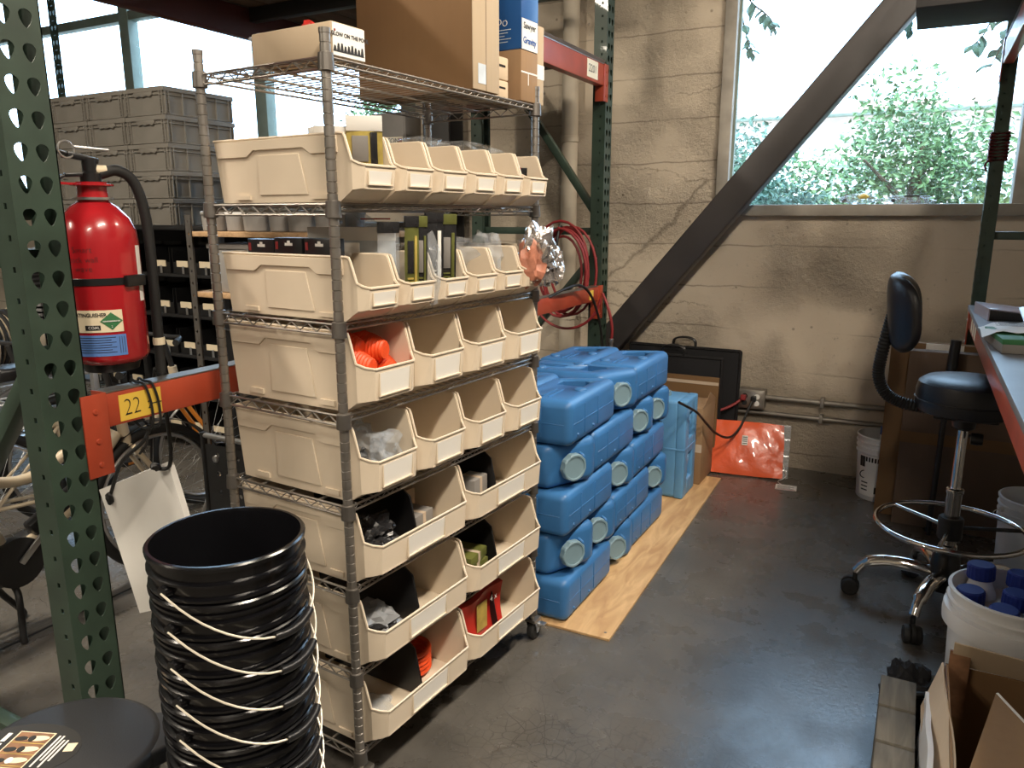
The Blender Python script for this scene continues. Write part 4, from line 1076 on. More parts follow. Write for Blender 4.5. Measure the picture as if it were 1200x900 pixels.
# cartons, black cases, orange pouch behind the jugs
t = thing('carton', 'brown carton standing beside the pale blue jug', 'box', (-1.18, 4.50, .012))
MB().box(-.14, .14, -.14, .155, 0, .47).build('carton', 'cardboard', t, bevel=.004)
MB().prism([(-.14, .47), (.155, .47), (.155, .485), (.02, .54), (-.14, .48)], 'x', .136, .140).build('flap', 'cardboard', t)
MB().box(-.141, .141, -.1406, -.14, .20, .25).build('tape', 'tape_clear', t)
t = thing('cardboard_sheet', 'flat sheet of cardboard standing behind the brown carton', 'cardboard', (-1.20, 4.70, .001))
M = Matrix.Rotation(math.radians(-3), 4, 'X'); MB(M).box(-.22, .16, -.008, .008, 0, .60).build('sheet', 'cardboard_brown', t); MB(M).box(-.22, .16, -.010, -.008, .55, .57).build('tape', 'tape_clear', t)
def case(label, x, y, w, h, tilt, m='black_fabric'):
    t = thing('portfolio_case', label, 'case', (x, y, .004), rot=(math.radians(tilt), 0, 0))
    mb = MB().box(-w / 2, w / 2, -.022, .022, 0, h); mb.build('panel', m, t, bevel=.018, segs=3)
    MB().tube([(-w / 2 + .01, -.024, .012), (w / 2 - .01, -.024, .012), (w / 2 - .012, -.024, h - .012), (-w / 2 + .012, -.024, h - .012)], .004, 6, closed=True).build('piping', 'black_plastic', t)
    for s in (-1, 1):
        MB().tube(curve_pts([(-.075, s * .014, h - .02), (-.07, s * .016, h + .035), (-.03, s * .017, h + .055), (.03, s * .017, h + .055), (.07, s * .016, h + .035), (.075, s * .014, h - .02)], 6), .006, 8).build('handle', 'black_plastic', t, smooth=True)
case('black portfolio case with looped handles in front of the other', -1.37, 4.80, .66, .71, -2.5)
case('larger black portfolio case leaning against the wall', -1.33, 4.90, .76, .75, -3.0)
t = thing('orange_pouch', 'flat orange pouch in clear plastic leaning on the wall', 'pouch', (-.83, 4.68, .003), rot=(math.radians(-24), 0, math.radians(8)))
mb = MB()
mb.sheet(lambda u, v: (-.235 + .45 * u - .01 * v, -.016 * math.sin(PI * u) * math.sin(PI * v) ** .5 - .004 * math.sin(17 * u + 9 * v) * u, .005 + .335 * v), 26, 16, .024)
mb.build('pouch', 'bag_orange', t, smooth=True)
MB().box(-.04, -.005, -.036, -.0345, .19, .25).build('label', 'paper_white', t)
mb = MB()
for k in range(4): mb.box(-.037, -.008, -.0368, -.036, .198 + k * .013, .203 + k * .013)
mb.build('print', 'ink_black', t)
mb = MB(); mb.sheet(lambda u, v: (.19 + .055 * u, -.008 + .006 * math.sin(11 * v), .01 + .33 * v), 6, 16, .002); mb.build('clear_sleeve', 'film', t, smooth=True)
t = thing('paper_tag', 'white printed tag lying on the floor by the orange pouch', 'tag', (-.575, 4.585, .0015), math.radians(6))
MB().box(-.06, .06, -.045, .045, 0, .0015).build('card', 'paper_white', t)
mb = MB()
for k in range(4): mb.box(-.05, .045 - .02 * (k % 2), -.028 + k * .016, -.022 + k * .016, .0015, .0020)
mb.build('print', 'ink_black', t); MB().box(-.055, .055, -.043, -.036, .0015, .0021).build('stripe', 'cord_red', t)
MB().tube(curve_pts([(-.03, .045, .002), (-.05, .09, .004), (-.01, .12, .03), (-.03, .14, .10)], 6), .0015, 5).build('string', 'ink_white', t)
t = thing('extension_cord', 'black extension cord hanging from the outlet across to the jugs', 'cord', (-.90, 4.91, .44))
MB().tube(curve_pts([(.045, -.02, .01), (.03, -.06, -.04), (.0, -.16, -.15), (-.04, -.27, -.19), (-.09, -.42, -.13), (-.115, -.58, -.03), (-.125, -.78, .08), (-.16, -1.02, .185)], 8), .0075, 8).build('cord', 'cord_black', t, smooth=True)
MB().box(.03, .062, -.035, .006, -.006, .03).build('plug', 'black_plastic', t, bevel=.006)
t = thing('extension_cord', 'red extension cord running from the outlet behind the carton', 'cord', (-.90, 4.91, .45))
MB().tube(curve_pts([(-.02, 0, 0), (-.08, -.04, -.05), (-.17, -.08, -.09), (-.28, -.10, -.11)], 8), .009, 8).build('cord', 'cord_red', t, smooth=True)
MB().box(-.035, -.002, -.03, .006, -.012, .022).build('plug', 'cord_red', t, bevel=.006)
t = thing('sill_bag', 'crumpled clear bag with yellow label on the window sill', 'bag', (-.36, 4.98, RZ0 + .075))
crumple('film', 'film', t, (0, 0, .015), (.10, .035, .03), 61, .5, 3); crumple('label', 'label_yellow', t, (.03, -.01, .03), (.03, .02, .015), 62, .4, 2); crumple('dark_part', 'black_plastic', t, (-.07, -.01, .01), (.02, .015, .012), 63, .4, 2)
t = thing('sill_bag', 'crumpled clear bag with black strip on the window sill', 'bag', (-.09, 4.98, RZ0 + .073))
crumple('film', 'film', t, (0, 0, .012), (.13, .035, .026), 64, .5, 3); MB().box(-.03, .05, -.035, -.02, .028, .036).build('black_strip', 'black_plastic', t); crumple('clip', 'black_plastic', t, (-.085, -.02, .01), (.012, .012, .012), 65, .3, 2)

# ================================================================ FIRE EXTINGUISHER on the near rack post
EX_, EY_ = -1.845, 1.235; r = .093
t = thing('fire_extinguisher', 'red fire extinguisher strapped to the near green rack post', 'fire extinguisher', (EX_, EY_, 1.225))
MB().lathe([(.0, .004), (.070, .002), (.084, .008), (r, .022), (r, .30), (.090, .335), (.078, .368), (.055, .395), (.036, .408), (.034, .44), (.036, .455), (.0, .456)], 40).build('cylinder', 'red_paint', t, smooth=True)
MB().lathe([(.058, -.018), (.064, -.018), (.070, .003), (.066, .004)], 32).build('base_ring', 'black_plastic', t, smooth=True)
a0 = math.atan2(-EY_, -EX_) ; view = math.atan2(-1.235, 1.845)
MB().lathe([(.040, .412), (.046, .412), (.046, .418), (.040, .418)], 24).build('neck_ring', 'silver', t, smooth=True)
MB().lathe([(.024, .455), (.024, .475), (.017, .48), (.017, .512), (.0, .513)], 20).build('valve', 'black_plastic', t, smooth=True)
MB().tube([(.0, .0, .485), (.012, .035, .485)], .012, 12).build('outlet', 'label_cream', t, smooth=True)
dirh = Vector((-.25, -.97, 0)).normalized(); pr = Vector((-dirh.y, dirh.x, 0))
mb = MB(); h0 = Vector((0, 0, .505))
mb.bar(h0 - dirh * .02, h0 + dirh * .05 + Vector((0, 0, .015)), .024, .014); mb.bar(h0 + dirh * .05 + Vector((0, 0, .015)), h0 + dirh * .115 + Vector((0, 0, .035)), .022, .008)
mb.build('lever', 'black_plastic', t, bevel=.003)
mb = MB(); mb.bar(h0 - dirh * .02 + Vector((0, 0, -.03)), h0 + dirh * .06 + Vector((0, 0, -.035)), .022, .010); mb.bar(h0 + dirh * .06 + Vector((0, 0, -.035)), h0 + dirh * .12 + Vector((0, 0, -.07)), .020, .008)
mb.build('carry_handle', 'black_plastic', t, bevel=.003)
MB().tube([h0 + Vector((.0, -.035, .032)), h0 + Vector((.0, .055, .030))], .0045, 8).build('pull_pin', 'silver', t, smooth=True)
MB().torus(.02, .0025, (.0, -.055, .53), 'x', 20, 6).build('pin_ring', 'silver', t)
MB().tube(curve_pts([(.005, .02, .475), (.02, .06, .485), (.03, .098, .455), (.03, .122, .36), (.025, .128, .20), (.02, .130, .04), (.02, .128, -.05)], 8), .0135, 12).build('hose', 'rubber', t, smooth=True)
MB().lathe([(.0155, .0), (.0155, .02)], 14, (.021, .130, .028)).build('hose_ferrule', 'label_cream', t)
MB().tube([(.02, .128, -.05), (.02, .120, -.12)], [.0145, .010], 10).build('nozzle', 'black_plastic', t, smooth=True)
MB().lathe([(r + .0008, .205), (r + .0025, .206), (r + .0025, .222), (r + .0008, .223)], 40, caps=False).build('strap', 'black_plastic', t, smooth=True)
va_ = math.atan2(-EY_, -EX_)
MB(Matrix.Rotation(va_ + .80, 4, 'Z')).box(r - .002, r + .012, -.028, .034, .200, .228).build('buckle', 'black_plastic', t, bevel=.003)
MB().bar((-.03, -r - .035, .21), (-.03, -r + .03, .21), .03, .03).build('strap_mount', 'black_steel', t, bevel=.002)
MB().bar((-.03, -r - .035, .40), (-.03, -r - .035, .52), .008, .03, up=(1, 0, 0)).build('bracket', 'red_paint', t, bevel=.002)
mb = MB().lathe([(.036, .444), (.050, .446), (.050, .450), (.036, .452)], 24); mb.bar((0, 0, .448), (-.03, -.11, .452), .03, .006); mb.build('top_bracket', 'red_paint', t)
va = math.atan2(-EY_, -EX_)     # direction of the camera seen from the cylinder
wrap_patch('name_label', 'label_cream', t, 0, 0, r + .0008, va - .95, va + .38, .090, .145)
wrap_text('lettering', 'EXTINGUISHER', .013, 'ink_black', t, 0, 0, r + .0022, va - .42, .133, .9, .0003)
wrap_patch('black_patch', 'ink_black', t, 0, 0, r + .0016, va - .55, va - .17, .096, .108)
wrap_text('lettering', 'COAL', .010, 'ink_white', t, 0, 0, r + .0032, va - .33, .102)
mb = MB()
q = .022; ca = va + .10
pts = [(ca + dx / r, .1175 + dz) for dx, dz in ((-q * 1.15, 0), (0, -q), (q * 1.15, 0), (0, q))]
mb.add([((r + .0026) * math.cos(a), (r + .0026) * math.sin(a), z) for a, z in pts] + [((r + .0032) * math.cos(ca), (r + .0032) * math.sin(ca), .1175)], [(0, 1, 4), (1, 2, 4), (2, 3, 4), (3, 0, 4)]); mb.build('gas_diamond', 'label_green', t, fix=False)
wrap_text('lettering', 'NON-FLAMMABLE GAS', .0045, 'ink_white', t, 0, 0, r + .0044, ca, .1175, .85, .0002)
wrap_text('lettering', '2', .008, 'ink_white', t, 0, 0, r + .0042, ca, .104)
wrap_patch('data_label', 'label_blue', t, 0, 0, r + .0008, va - .85, va + .42, .030, .083)
mb = MB()
for k in range(7):
    a1 = va - .78; a2 = va + (.05 if k % 2 else .16); z = .076 - k * .0062
    mb.sheet(lambda u, v: ((r + .0016) * math.cos(a1 + (a2 - a1) * u), (r + .0016) * math.sin(a1 + (a2 - a1) * u), z + .0016 * v), 8, 1, .0002)
for ax in (.24, .30, .36):
    mb.sheet(lambda u, v: ((r + .0016) * math.cos(va + ax + .012 * u), (r + .0016) * math.sin(va + ax + .012 * u), .036 + .042 * v), 1, 1, .0002)
mb.build('label_lines', 'ink_black', t)
wrap_patch('inspection_tag', 'paper_white', t, 0, 0, r + .001, va + 1.05, va + 1.28, .16, .30)
for s_, z_, sq in (('Smart', .292, 1.0), ('back wall', .268, .95), ('wave', .246, 1.0)):
    wrap_text('handwriting', s_, .020, 'ink_black', t, 0, 0, r + .0012, va - .42, z_, sq, -.0003)

# ================================================================ STACK OF BLACK BUCKETS (near left)
def bucket_mesh(t, m, R=.151, h=.37, rim=True, ribs=3, wire='wire_white', ear=-1.52, drop=.11, grip='black_plastic', bail=True):
    r0 = R - .022
    def rr(z): return r0 + (R - .006 - r0) * z / h
    prof = [(.0, .004), (r0 - .012, .004), (r0 - .004, 0), (r0, .006)]
    for k in range(ribs - 1, -1, -1):
        z = h - .038 - k * .030
        prof += [(rr(z) , z - .006), (rr(z) + .0075, z - .003), (rr(z) + .0075, z + .002), (rr(z), z + .005)]
    prof += [(rr(h - .012), h - .014), (R, h - .011), (R + .001, h - .003), (R - .002, h), (R - .008, h), (rr(h) - .004, h - .01), (r0 - .003, .008), (.0, .008)]
    b = MB().lathe(prof, 48).build('pail', m, t, smooth=True)
    if bail:
        pts = []
        for k in range(25):
            a = PI * k / 24; th = ear + a; q = R + .007 + .004 * math.sin(a)
            pts.append((q * math.cos(th), q * math.sin(th), h - .055 - drop * math.sin(a) ** 1.15))
        MB().tube(pts, .0022, 6).build('bail', wire, t, smooth=True)
        MB().tube(pts[10:16], .0085, 10).build('grip', grip, t, smooth=True)
        for th in (ear, ear + PI):
            M = Matrix.Rotation(th, 4, 'Z'); MB(M).lathe([(.014, -.004), (.012, .010), (.0, .011)], 12, (R - .004, 0, h - .055), 'x').build('ear', m, t, smooth=True)
    return b
NB = 9; base = None
words_ = ['bottommost', 'second from the bottom', 'third from the bottom', 'fourth from the bottom', 'middle', 'fourth from the top', 'third from the top', 'second from the top', 'topmost open']
bx, by = -1.167, .981
tilt_dir = Vector((-1.15, .97, 0)).normalized(); ax = Vector((0, 0, 1)).cross(-tilt_dir).normalized()
pos = Vector((bx - .0, by, .0)); 
for i in range(NB):
    tilt = math.radians(.0)
    q = Matrix.Rotation(tilt, 4, ax)
    if i: pos = pos + (q @ Vector((0, 0, .076)))
    if base is None:
        base = thing('black_bucket', '', 'bucket', pos, 0, 'nested black buckets'); bucket_mesh(base, 'bucket_black'); o = base
    else: o = copy_tree(base)
    o['label'] = f'{words_[i]} black plastic bucket in the nested stack'
    o.location = pos
    o.rotation_euler = (q @ Matrix.Rotation(rnd.uniform(-.05, .05) - .0, 4, 'Z')).to_euler()

# ================================================================ BUCKET WITH BLACK SEAT LID (bottom left corner)
LX, LY, LZ = -1.550, .825, .462
t = thing('bucket_seat', 'black bucket seat with closed lid and printed label in the corner', 'bucket seat', (LX, LY, 0))
bucket_mesh(t, 'black_plastic', R=.150, h=.37, bail=False)
rgt = Vector((.924, .382, 0)); upv = Vector((-.382, .924, 0))
def oval(u0, v0, ru, rv, n=40): return [(rgt * (u0 + ru * math.cos(2 * PI * k / n)) + upv * (v0 + rv * math.sin(2 * PI * k / n))).to_2d()[:] for k in range(n)]
MB().prism(oval(0, 0, .190, .178), 'z', .372, .415).build('seat_ring', 'lid_plastic', t, bevel=.014, segs=3)
lid = [(rgt * u + upv * v).to_2d()[:] for u, v in [(.198 * math.cos(a) , .186 * math.sin(a)) for a in [2 * PI * k / 48 for k in range(48)]]]
lid_o = MB().prism(lid, 'z', .418, LZ).build('lid', 'lid_plastic', t, bevel=.020, segs=4)
tabp = [(rgt * u + upv * v).to_2d()[:] for u, v in [(.07, .13), (.165, .150), (.205, .10), (.222, .035), (.17, -.03)]]
MB().prism(tabp, 'z', .412, LZ - .006).build('hinge_tab', 'lid_plastic', t, bevel=.010, segs=3)
def on_lid(name, poly, m, z0, z1=.0006): return MB().prism([(rgt * u + upv * v).to_2d()[:] for u, v in poly], 'z', LZ + z0, LZ + z0 + z1).build(name, m, lid_o)
def ell(cu, cv, a, b, rot=0, n=20): return [(cu + a * math.cos(2 * PI * k / n) * math.cos(rot) - b * math.sin(2 * PI * k / n) * math.sin(rot), cv + a * math.cos(2 * PI * k / n) * math.sin(rot) + b * math.sin(2 * PI * k / n) * math.cos(rot)) for k in range(n)]
on_lid('label', ell(-.085, -.02, .125, .085), 'ink_black', 0)
pu, pv = -.085, -.020
on_lid('picture_border', [(pu - .045, pv - .06), (pu + .040, pv - .06), (pu + .040, pv + .055), (pu - .045, pv + .055)], 'label_cream', .0006)
on_lid('picture', [(pu - .042, pv - .057), (pu + .037, pv - .057), (pu + .037, pv + .052), (pu - .042, pv + .052)], 'skin_brown', .0012)
for k in range(3):
    v = pv + .034 - .035 * k
    on_lid('picture_stripe', [(pu - .042, v - .017), (pu + .037, v - .017), (pu + .037, v - .0155), (pu - .042, v - .0155)], 'packet_yellow', .0018)
    on_lid('sandal_sole', ell(pu + .012, v, .024, .0085, .15), 'label_cream', .0018)
    on_lid('sandal_strap', ell(pu - .002, v - .002, .008, .0095, .15), 'ink_black' if k < 2 else 'ink_white', .0024)
    on_lid('sandal_shadow', ell(pu - .026, v - .004, .014, .0075, .15), 'ink_black', .0018)
for k in range(4): on_lid('print_line', [(pu + .052 + .009 * k, pv + .048 - .012 * (k > 1)), (pu + .056 + .009 * k, pv + .048 - .012 * (k > 1)), (pu + .056 + .009 * k, pv - .05 + .02 * (k % 2)), (pu + .052 + .009 * k, pv - .05 + .02 * (k % 2))], 'ink_white', .0008)
on_lid('price_tag', [(pu + .092, pv + .0), (pu + .112, pv + .004), (pu + .108, pv + .030), (pu + .088, pv + .026)], 'label_cream', .0010)
for k in range(3): on_lid('print_block', [(pu - .068 , pv - .05 + .034 * k), (pu - .058, pv - .05 + .034 * k), (pu - .058, pv - .022 + .034 * k), (pu - .068, pv - .022 + .034 * k)], 'ink_white', .0010)
on_lid('print_block', [(pu + .052, pv - .075), (pu + .075, pv - .073), (pu + .075, pv - .062), (pu + .052, pv - .064)], 'ink_white', .0010)

# ================================================================ DRAFTING STOOL
st = thing('drafting_stool', 'black drafting stool with chrome foot ring and casters', 'stool', (.215, 3.36, 0))
MB().lathe([(.0, .845), (.150, .845), (.172, .855), (.180, .880), (.181, .935), (.174, .965), (.150, .982), (.08, .990), (.0, .992)], 48).build('seat', 'vinyl_black', st, smooth=True)
MB().torus(.1815, .0035, (0, 0, .90), 'z', 48, 6).build('seat_piping', 'vinyl_black', st, smooth=True)
# backrest pad, curved round the sitter, faces the desk
def pad(sign):
    def fn(u, v):
        a = 2 * PI * u; c_, s_ = math.cos(a), math.sin(a); q = (abs(c_) ** 3.2 + abs(s_) ** 3.2) ** (-1 / 3.2)
        yy = .20 * v * q * c_; zz = .153 * v * q * s_
        th = .034 * math.sqrt(max(0, 1 - v ** 4))
        return (-.278 + 2.1 * yy * yy - .12 * zz + sign * th, yy, 1.228 + zz)
    return fn
mb = MB(); mb.sheet(pad(1), 48, 12, 0); mb.sheet(pad(-1), 48, 12, 0)
bm_ = mb.build('backrest', 'vinyl_black', st, smooth=True)
bm = bmesh.new(); bm.from_mesh(bm_.data); bmesh.ops.remove_doubles(bm, verts=bm.verts, dist=.0004); bmesh.ops.recalc_face_normals(bm, faces=bm.faces)
for fc in bm.faces: fc.smooth = True
bm.to_mesh(bm_.data); bm.free()
MB().box(-.30, -.268, -.045, .045, 1.19, 1.235).build('back_bracket', 'black_plastic', st, bevel=.006)
pts = curve_pts([(-.285, 0, 1.245), (-.30, 0, 1.16), (-.315, 0, 1.05), (-.318, 0, .965), (-.285, 0, .895), (-.22, 0, .862), (-.12, 0, .850)], 16)
MB().tube(pts, [.025 if k % 2 else .0205 for k in range(len(pts))], 14).build('bellows', 'rubber', st)
MB().tube([(-.283, 0, 1.24), (-.279, 0, 1.262)], .013, 10).build('bellows_cap', 'silver', st)
MB().box(-.11, .11, -.07, .07, .825, .846).build('seat_plate', 'black_steel', st, bevel=.006)
MB().lathe([(.045, .825), (.040, .79), (.027, .78)], 20).build('seat_hub', 'black_plastic', st, smooth=True)
MB().lathe([(.0185, .80), (.0185, .52)], 24).build('gas_rod', 'chrome', st, smooth=True)
MB().lathe([(.026, .54), (.032, .535), (.032, .52), (.0285, .515), (.0285, .30), (.034, .295), (.034, .26)], 24).build('column', 'chrome', st, smooth=True)
MB().tube([(.02, -.03, .765), (.06, -.06, .765)], .006, 8).build('lever', 'black_plastic', st)
MB().lathe([(.0, -.02), (.022, -.02), (.024, 0), (.022, .02), (.0, .02)], 14, (.045, -.05, .76), 'x').build('lever_knob', 'black_plastic', st, smooth=True)
MB().torus(.272, .0105, (0, 0, .372), 'z', 72, 12).build('foot_ring', 'chrome', st, smooth=True)
MB().lathe([(.042, .325), (.046, .33), (.046, .41), (.042, .415)], 24).build('ring_hub', 'black_plastic', st, smooth=True)
for k in range(3):
    a = math.radians(20 + 120 * k); MB().tube([(.04 * math.cos(a), .04 * math.sin(a), .370), (.268 * math.cos(a), .268 * math.sin(a), .370)], .008, 10).build('ring_spoke', 'chrome' if k else 'black_steel', st, smooth=True)
MB().lathe([(.034, .27), (.050, .25), (.056, .20), (.056, .13), (.045, .10), (.0, .10)], 24).build('base_hub', 'black_plastic', st, smooth=True)
for k in range(5):
    a = math.radians(180 + 72 * k); M = Matrix.Rotation(a, 4, 'Z')
    lg = MB(M).tube(curve_pts([(.04, 0, .165), (.12, 0, .178), (.22, 0, .176), (.29, 0, .150), (.325, 0, .105)], 6), [.029] * 10 + [.027] * 8 + [.020] * 7, 14).build('leg', 'chrome', st, smooth=True)
    cs = MB(M).lathe([(.010, .06), (.010, .10)], 10, (.326, 0, 0)).build('caster', 'black_plastic', lg)
    M2 = M @ Matrix.Translation((.326, 0, 0)) @ Matrix.Rotation(.5 * k, 4, 'Z')
    mb = MB(M2)
    for s in (-1, 1): mb.lathe([(.005, -.012), (.032, -.012), (.036, -.004), (.036, .006), (.030, .012), (.005, .012)], 20, (.016, s * .020, .0362), 'y')
    mb.lathe([(.018, -.007), (.038, -.007), (.038, .007), (.018, .007)], 20, (.016, 0, .040), 'y')
    mb.build('caster_wheel', 'rubber', lg, smooth=True)

# ================================================================ WORKBENCH RACK on the right
dk = thing('workbench_rack', 'green rack workbench with grey top and red beams at the right', 'workbench')
DX = .25
upright(dk, DX, 4.52, 3.4, -1, pitch=.06, w=.075, dp=.062, drop=.8)
upright(dk, DX, .90, 3.4, -1, pitch=.06, w=.075, dp=.062, drop=.8)
upright(dk, DX + .95, 4.52, 3.4, 1, pitch=.06, w=.075, dp=.062, drop=.8); upright(dk, DX + .95, .90, 3.4, 1, pitch=.06, w=.075, dp=.062, drop=.8)
for x, s in ((DX, -1), (DX + .95, 1)):
    for z0, z1 in ((1.035, 1.125), (2.30, 2.41)):
        b = MB().box(min(x, x - s * .045), max(x, x - s * .045), 1.0, 4.50, z0, z1).build('beam', 'beam_orange', dk, bevel=.005)
        for y in (4.50, .92):
            MB().box(min(x + s * .001, x + s * .006), max(x + s * .001, x + s * .006), y - .012, y + .058, z1 - .19, z1 + .01).build('connector', 'beam_orange', b, bevel=.002)
            for q in (.03, .14): MB().lathe([(0, s * .004), (.006, s * .003), (.008, 0)], 10, (x + s * .006, y + .02, z1 - .19 + q), 'x').build('rivet', 'silver', b)
for k in range(3): MB().box(DX - .0015, DX - .0005, 3.92 + .14 * k, 4.0 + .14 * k, 1.05, 1.115).build('beam_sticker', 'label_cream', dk)
for z in (.35, 1.5, 2.9): MB().bar((DX + .06, 4.556, z), (DX + .89, 4.556, z), .04, .04).build('brace', 'rack_green', dk, bevel=.003)
MB().box(DX - .012, DX + .98, .99, 4.515, 1.127, 1.152).build('worktop', 'desk_top', dk, bevel=.004)
for k in range(6):
    x = DX + .0 + k * .162; MB().box(x, x + .157, 1.0, 4.50, 2.412, 2.436).build('deck_board', 'deck_wood', dk, bevel=.002)
t = thing('twine_wrap', 'dark red twine wrapped round the desk rack post', 'twine', (DX + .031, 4.56, 1.86))
mb = MB()
for k in range(9): mb.tube([(s1 * (.036 + .002 * math.sin(k * 3)), s2 * (.045 + .002 * math.cos(k * 2)), k * .0155 + .004 * q) for q, (s1, s2) in enumerate(((-1, -1), (1, -1), (1, 1), (-1, 1)))], .0085, 7, closed=True)
mb.build('twine', 'cord_twine', t, smooth=True); MB().tube(curve_pts([(-.03, -.05, .01), (-.05, -.055, -.02), (-.04, -.05, -.05)], 5), .005, 6).build('tail', 'cord_twine', t)
t = thing('dark_carton', 'carton coloured backlit dark, overhanging the top level of the desk rack', 'box', (.22, 4.0, 2.438))
MB().box(-.345, .42, -.20, .24, 0, .42).build('carton', 'carton_backlit', t, bevel=.004); MB().box(-.346, .42, -.2006, -.20, .18, .23).build('tape', 'tape_clear', t)
t = thing('shade_carton', 'unseen carton added beside the dark carton to shade the desk side', 'box', (.50, 3.35, 2.438), .05)  # out of view, added for the shade it throws
MB().box(-.22, .40, -.30, .32, 0, .35).build('carton', 'cardboard_dark', t, bevel=.004); MB().box(-.2206, -.22, -.03, .03, 0, .35).build('tape', 'tape_clear', t)
t = thing('binder', 'black and silver ring binder lying on the desk', 'binder', (.40, 4.02, 1.153), .12)
MB().prism([(-.13, 0), (.14, 0), (.14, .018), (-.13, .045)], 'y', -.14, .15).build('pages', 'black_plastic', t, bevel=.002)
MB().prism([(-.136, .048), (.145, .020), (.145, .024), (-.136, .053)], 'y', -.148, .158).build('cover', 'book_cover', t, bevel=.001)
MB().box(-.137, -.131, -.148, .158, 0, .050).build('spine', 'book_cover', t)
MB().prism(ell(.03, .02, .07, .05), 'z', .037, .0375).build('cover_emblem', 'ink_black', t)
t = thing('flat_box', 'flat green grey box on the desk edge under loose papers', 'box', (.40, 3.12, 1.153), .1)
MB().box(-.15, .2, -.16, .16, 0, .045).build('box', 'grey_box', t, bevel=.003); MB().box(-.151, .201, -.161, .161, .030, .048).build('lid', 'label_green', t, bevel=.002)
t = thing('loose_papers', 'crumpled white papers lying over the desk edge', 'paper', (.345, 3.20, 1.207))
mb = MB(); mb.sheet(lambda u, v: (-.13 + .24 * u, -.13 + .26 * v, .004 + .012 * math.sin(7 * u + 3 * v) ** 2 - .025 * (1 - u) ** 3), 12, 10, .001); mb.build('sheet', 'paper_white', t, smooth=True)
mb = MB(); mb.sheet(lambda u, v: (.0 + .22 * u, .0 + .22 * v, .022 + .03 * v + .008 * math.sin(9 * u)), 10, 8, .001); mb.build('sheet', 'pouch_pale', t, smooth=True)
mb = MB()
for k in range(6): mb.box(-.09 + .012 * (k % 2), .02, -.09 + .022 * k, -.084 + .022 * k, .0185, .0192)
mb.build('print', 'ink_black', t)
# under and beside the desk
t = thing('flat_carton', 'large flat brown carton standing behind the stool', 'box', (.20, 4.36, 0), 0)
MB().box(-.20, .42, -.06, .02, .001, .93).build('carton', 'cardboard_dark', t, bevel=.003); MB().box(-.201, .42, -.0606, -.06, .45, .51).build('tape', 'cardboard_brown', t)
t = thing('flat_carton', 'thinner flat carton leaning behind the large flat carton', 'box', (.12, 4.44, 0), 0)
MB().box(-.21, .42, -.035, .025, .001, .955).build('carton', 'cardboard_brown', t, bevel=.003); MB().box(-.05, .12, -.0355, -.03, .925, .956).build('sticker', 'paper_white', t)
t = thing('black_pole', 'black telescopic pole leaning against the flat carton', 'pole', (.175, 4.21, .001))
MB().tube([(0, 0, 0), (.006, .02, .50), (.015, .06, .90)], .014, 12).build('lower_tube', 'black_steel', t, smooth=True); MB().tube([(.014, .057, .84), (.020, .066, 1.0)], .024, 12).build('clamp', 'black_plastic', t, smooth=True)
t = thing('white_bucket', 'white plastic bucket with a black printed label by the wall', 'bucket', (-.075, 4.70, 0)); bucket_mesh(t, 'white_plastic', R=.148, h=.375, ear=-.3, drop=.10)
vb = math.atan2(-4.7, .075)
rb = .140
def lab(name, m, a0, a1, z0, z1): 
    mb = MB(); mb.sheet(lambda u, v: ((rb - .008 + .021 * (z0 + (z1 - z0) * v) / .37) * math.cos(vb + a0 + (a1 - a0) * u), (rb - .008 + .021 * (z0 + (z1 - z0) * v) / .37) * math.sin(vb + a0 + (a1 - a0) * u), z0 + (z1 - z0) * v), 10, 2, .001); return mb.build(name, m, t)
lab('label', 'paper_white', -.9, .3, .03, .27); lab('label_band', 'ink_black', -.88, .15, .235, .262); lab('label_block', 'ink_black', -.9, -.65, .20, .26)
for k in range(3): lab('print', 'ink_black', -.80, -.50, .06 + .022 * k, .068 + .022 * k)
lab('barcode', 'ink_black', -.22, -.08, .05, .09)
MB().torus(.022, .003, (0, 0, 0), 'y', 20, 5).build('emblem', 'ink_black', t).location = (-.085, -.110, .155)
t = thing('spray_bottle', 'dark bottle with blue label standing in the white bucket', 'bottle', (-.05, 4.68, .012))
MB().lathe([(.0, .001), (.052, .001), (.055, .01), (.055, .37), (.045, .43), (.022, .46), (.022, .51), (.0, .512)], 24).build('bottle', 'black_plastic', t, smooth=True)
wrap_patch('label', 'ink_blue', t, 0, 0, .0558, -2.8, -.3, .37, .42); wrap_patch('label', 'paper_white', t, 0, 0, .0565, -2.8, -.3, .27, .37)
t = thing('white_bucket', 'white plastic bucket in the shadow under the desk', 'bucket', (.56, 3.82, 0)); bucket_mesh(t, 'white_plastic', R=.15, h=.40, ear=.4)
